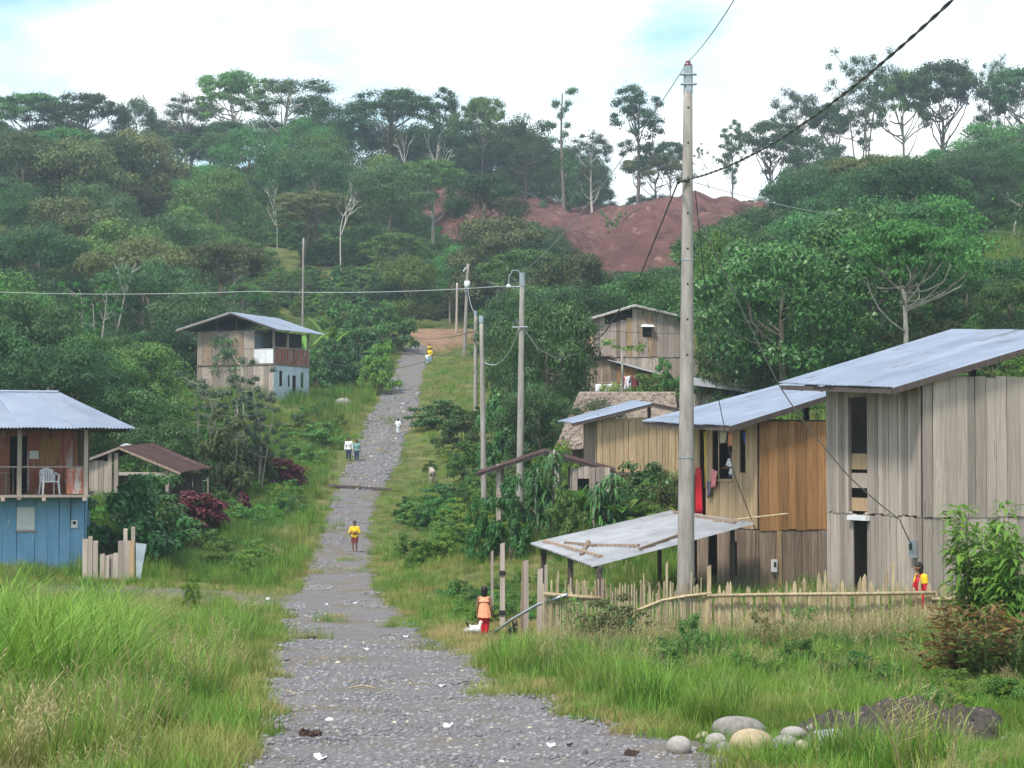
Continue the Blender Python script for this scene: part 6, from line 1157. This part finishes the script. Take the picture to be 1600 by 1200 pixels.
# girl in the orange dress, back turned
tu_ = at(757, 1000, 45.6)
person('girl in sleeveless orange top and red trousers seen from behind', tu_, R(170), 1.16, dict(wL=(-.15, -.05, .46), eL=(-.145, .01, .6), kL=(-.04, -.03, .27), aL=(-.035, .0, .05), kR=(.05, .0, .27), aR=(.05, .02, .05)),
    [('top', ('torso', 'hips', 'thigh'), 'c_orange', .024, .385, .80, tunic(1.16)), ('trousers', ('hips', 'thigh', 'shin'), 'c_red', .020, .08, .50, None)], hairlen=.07, head=.165, vox=.011, face=False)
# two walkers
person('walker in white shirt and dark jeans, taller of the pair on the left verge', at(545, 719, 111), R(0), 1.38, dict(kL=(-.06, -.05, .28), aL=(-.06, -.04, .06), wR=(.19, -.02, .46)), [('shirt', UP + ('forearm',), 'c_white', .02, .47, .82, None), ('jeans', ('hips', 'thigh', 'shin'), 'c_navy', .016, .07, .50, None)], hairlen=.12, vox=.015, fingers=False)
person('walker in teal top and dark trousers, smaller of the pair on the left verge', at(557.5, 718, 111), R(10), 1.26, dict(kR=(.05, -.05, .28), aR=(.05, -.04, .06), wL=(-.17, -.05, .47)), [('top', UP, 'c_teal', .02, .47, .82, None), ('trousers', ('hips', 'thigh', 'shin'), 'c_navy', .016, .07, .50, None)], hairlen=.1, vox=.015, fingers=False)
person('small child in white walking alone up the stony road', at(622, 690, 119), R(175), .98, dict(kL=(-.05, -.04, .27), aL=(-.05, -.05, .06), aR=(.05, .05, .06)), [('shirt', UP, 'c_white', .025, .40, .82, None), ('trousers', ('hips', 'thigh', 'shin'), 'c_white', .018, .12, .46, None)], head=.17, vox=.014, face=False, fingers=False)
person('child in yellow T-shirt far up the road', at(672, 562, 166), R(170), 1.3, dict(), [('shirt', UP, 'c_yellow', .03, .46, .82, None), ('trousers', ('hips', 'thigh', 'shin'), 'c_ltblue', .02, .07, .50, None)], vox=.018, face=False, fingers=False, head=.15)
person('small child in white and blue beside the yellow one far up the road', at(667.5, 566, 165), R(180), .95, dict(), [('shirt', UP, 'c_white', .025, .46, .82, None), ('trousers', ('hips', 'thigh', 'shin'), 'c_ltblue', .02, .07, .50, None)], vox=.018, face=False, fingers=False, head=.17)
person('child in yellow at the very top of the road by the brown bank', at(671, 537, 181), R(175), 1.1, dict(), [('shirt', UP, 'c_yellow', .025, .46, .82, None), ('shorts', ('hips', 'thigh'), 'c_navy', .02, .28, .50, None)], vox=.02, face=False, fingers=False, head=.16)
# woman behind the picket fence, walking left
wx = P(1440, 975, 43.6); person('woman in red and yellow top walking behind the picket fence', (wx.x, 43.6, P(0, 880, 43.6).z - 1.47), R(-80), 1.5, dict(neck=(0, -.035, .79), chest=(0, -.01, .70), eL=(-.14, -.05, .61), wL=(-.12, -.14, .52), wR=(.14, .03, .47), kL=(-.05, -.06, .28), aL=(-.05, -.05, .05), aR=(.05, .09, .06)),
    [('top', ('torso', 'uparm', 'hips', 'thigh'), 'c_red', .02, .33, .82, None), ('sleeve', ('uparm',), 'c_yellow', .028, .685, .9, None), ('trousers', ('hips', 'thigh', 'shin'), 'c_red', .015, .08, .45, None)], hairlen=.16, vox=.011, head=.15)
# girl seated at the open window
wg = W2(.20, 1.98, 3.18); person('long-haired girl in white top leaning at the open window', wg, R(20 + 180 + 105), 1.35, dict(neck=(0, -.03, .80), eR=(.15, -.08, .63), wR=(.10, -.20, .62), eL=(-.14, -.06, .63), wL=(-.08, -.18, .62)),
    [('top', ('torso', 'uparm', 'hips'), 'c_white', .018, .46, .82, None), ('skirt', ('hips', 'thigh', 'shin'), 'c_navy', .018, .2, .5, None)], hairlen=.30, vox=.011, head=.15)
# ---- animals
def animal(name, label, cat, loc, yaw, caps, parts, vox, mat):
    o = thing(name, label, cat, loc, yaw); me = fuse([c for c in caps], vox, 4); me.materials.append(MATS[mat]); mkobj('body', me, o)
    for nm, cs, m in parts: q = fuse(cs, vox * .6, 2); q.materials.append(MATS[m]); mkobj(nm, q, o)
    return o
cf = [((0, -.35, .66), (0, .30, .68), .17, .18), ((0, .30, .68), (0, .42, .66), .17, .14), ((0, -.35, .66), (0, -.62, .84), .12, .08), ((0, -.62, .84), (0, -.86, .70), .085, .055), ((0, .55, .70), (0, .58, .35), .025, .02)]
for s in (-1, 1): cf += [((s * .11, .36, .60), (s * .12, .30, .42), .10, .06), ((s * .12, .30, .42), (s * .11, .44, .27), .05, .032), ((s * .11, .44, .27), (s * .11, .41, .03), .030, .030), ((s * .10, -.36, .56), (s * .10, -.35, .30), .065, .038), ((s * .10, -.35, .30), (s * .10, -.36, .03), .032, .030), ((s * .07, -.60, .88), (s * .17, -.58, .86), .035, .02)]
animal('calf', 'pale grey calf seen from behind at the right road edge', 'calf', at(675, 752, 104), R(188), cf, [('hoof', [((s * .11, y_, .02), (s * .11, y_ - .03, .01), .03, .028)], 'horn') for s in (-1, 1) for y_ in (.41, -.36)], .016, 'hide_grey')
hn = [((0, -.04, .20), (0, .08, .22), .085, .075), ((0, .08, .24), (0, .20, .33), .05, .02), ((0, -.08, .24), (0, -.13, .36), .045, .028), ((0, -.13, .38), (0, -.15, .38), .03, .027)]
animal('hen', 'white hen at the feet of the girl in orange', 'hen', at(743, 1005, 45.0), R(115), [(a, b, r0 * 1.15, r1 * 1.15) for a, b, r0, r1 in hn], [('leg', [((s * .03, 0, .15), (s * .035, .0, .02), .009, .007), ((s * .035, 0, .015), (s * .035, -.04, .01), .007, .006)], 'beak') for s in (-1, 1)] + [('comb', [((0, -.13, .41), (0, -.15, .42), .013, .012)], 'comb_red'), ('beak', [((0, -.175, .38), (0, -.20, .37), .012, .006)], 'beak'), ('tail', [((0, .17, .30), (0, .24, .38), .03, .02)], 'fur_black')], .010, 'hen_white')
pp = [((0, -.10, .17), (0, .12, .15), .075, .08), ((0, -.10, .19), (0, -.15, .27), .06, .055), ((0, -.16, .29), (0, -.18, .29), .062, .056), ((0, -.20, .27), (0, -.27, .25), .036, .026), ((0, .16, .18), (0, .27, .26), .022, .012)]
for s in (-1, 1): pp += [((s * .045, -.15, .34), (s * .065, -.14, .40), .026, .012), ((s * .05, -.12, .14), (s * .05, -.13, .015), .027, .022), ((s * .055, .12, .13), (s * .06, .08, .07), .042, .028), ((s * .06, .08, .07), (s * .06, .11, .015), .024, .022)]
animal('puppy', 'black puppy with tan muzzle sitting between the grey posts', 'puppy', at(801, 994, 45.3), R(20), [(a, b, r0 * 1.1, r1 * 1.1) for a, b, r0, r1 in pp], [('muzzle', [((0, -.262, .262), (0, -.29, .25), .03, .022)], 'fur_tan')], .011, 'fur_black')
# ================================================================== the air between here and the ridge
m = bpy.data.materials.new('haze_air'); m.use_nodes = True; t = m.node_tree; t.nodes.clear()
o_ = N(t, 'ShaderNodeOutputMaterial'); pv = N(t, 'ShaderNodeVolumePrincipled'); pv.inputs['Color'].default_value = (.72, .84, 1.0, 1); pv.inputs['Density'].default_value = .0004; pv.inputs['Anisotropy'].default_value = .2
t.links.new(pv.outputs[0], o_.inputs['Volume'])
hz = MB().box(-1000, -60, -12, 1000, 1600, 95).build('haze', m); hz['kind'] = 'stuff'; hz['label'] = 'pale bluish humid air over the valley'; hz['category'] = 'haze'
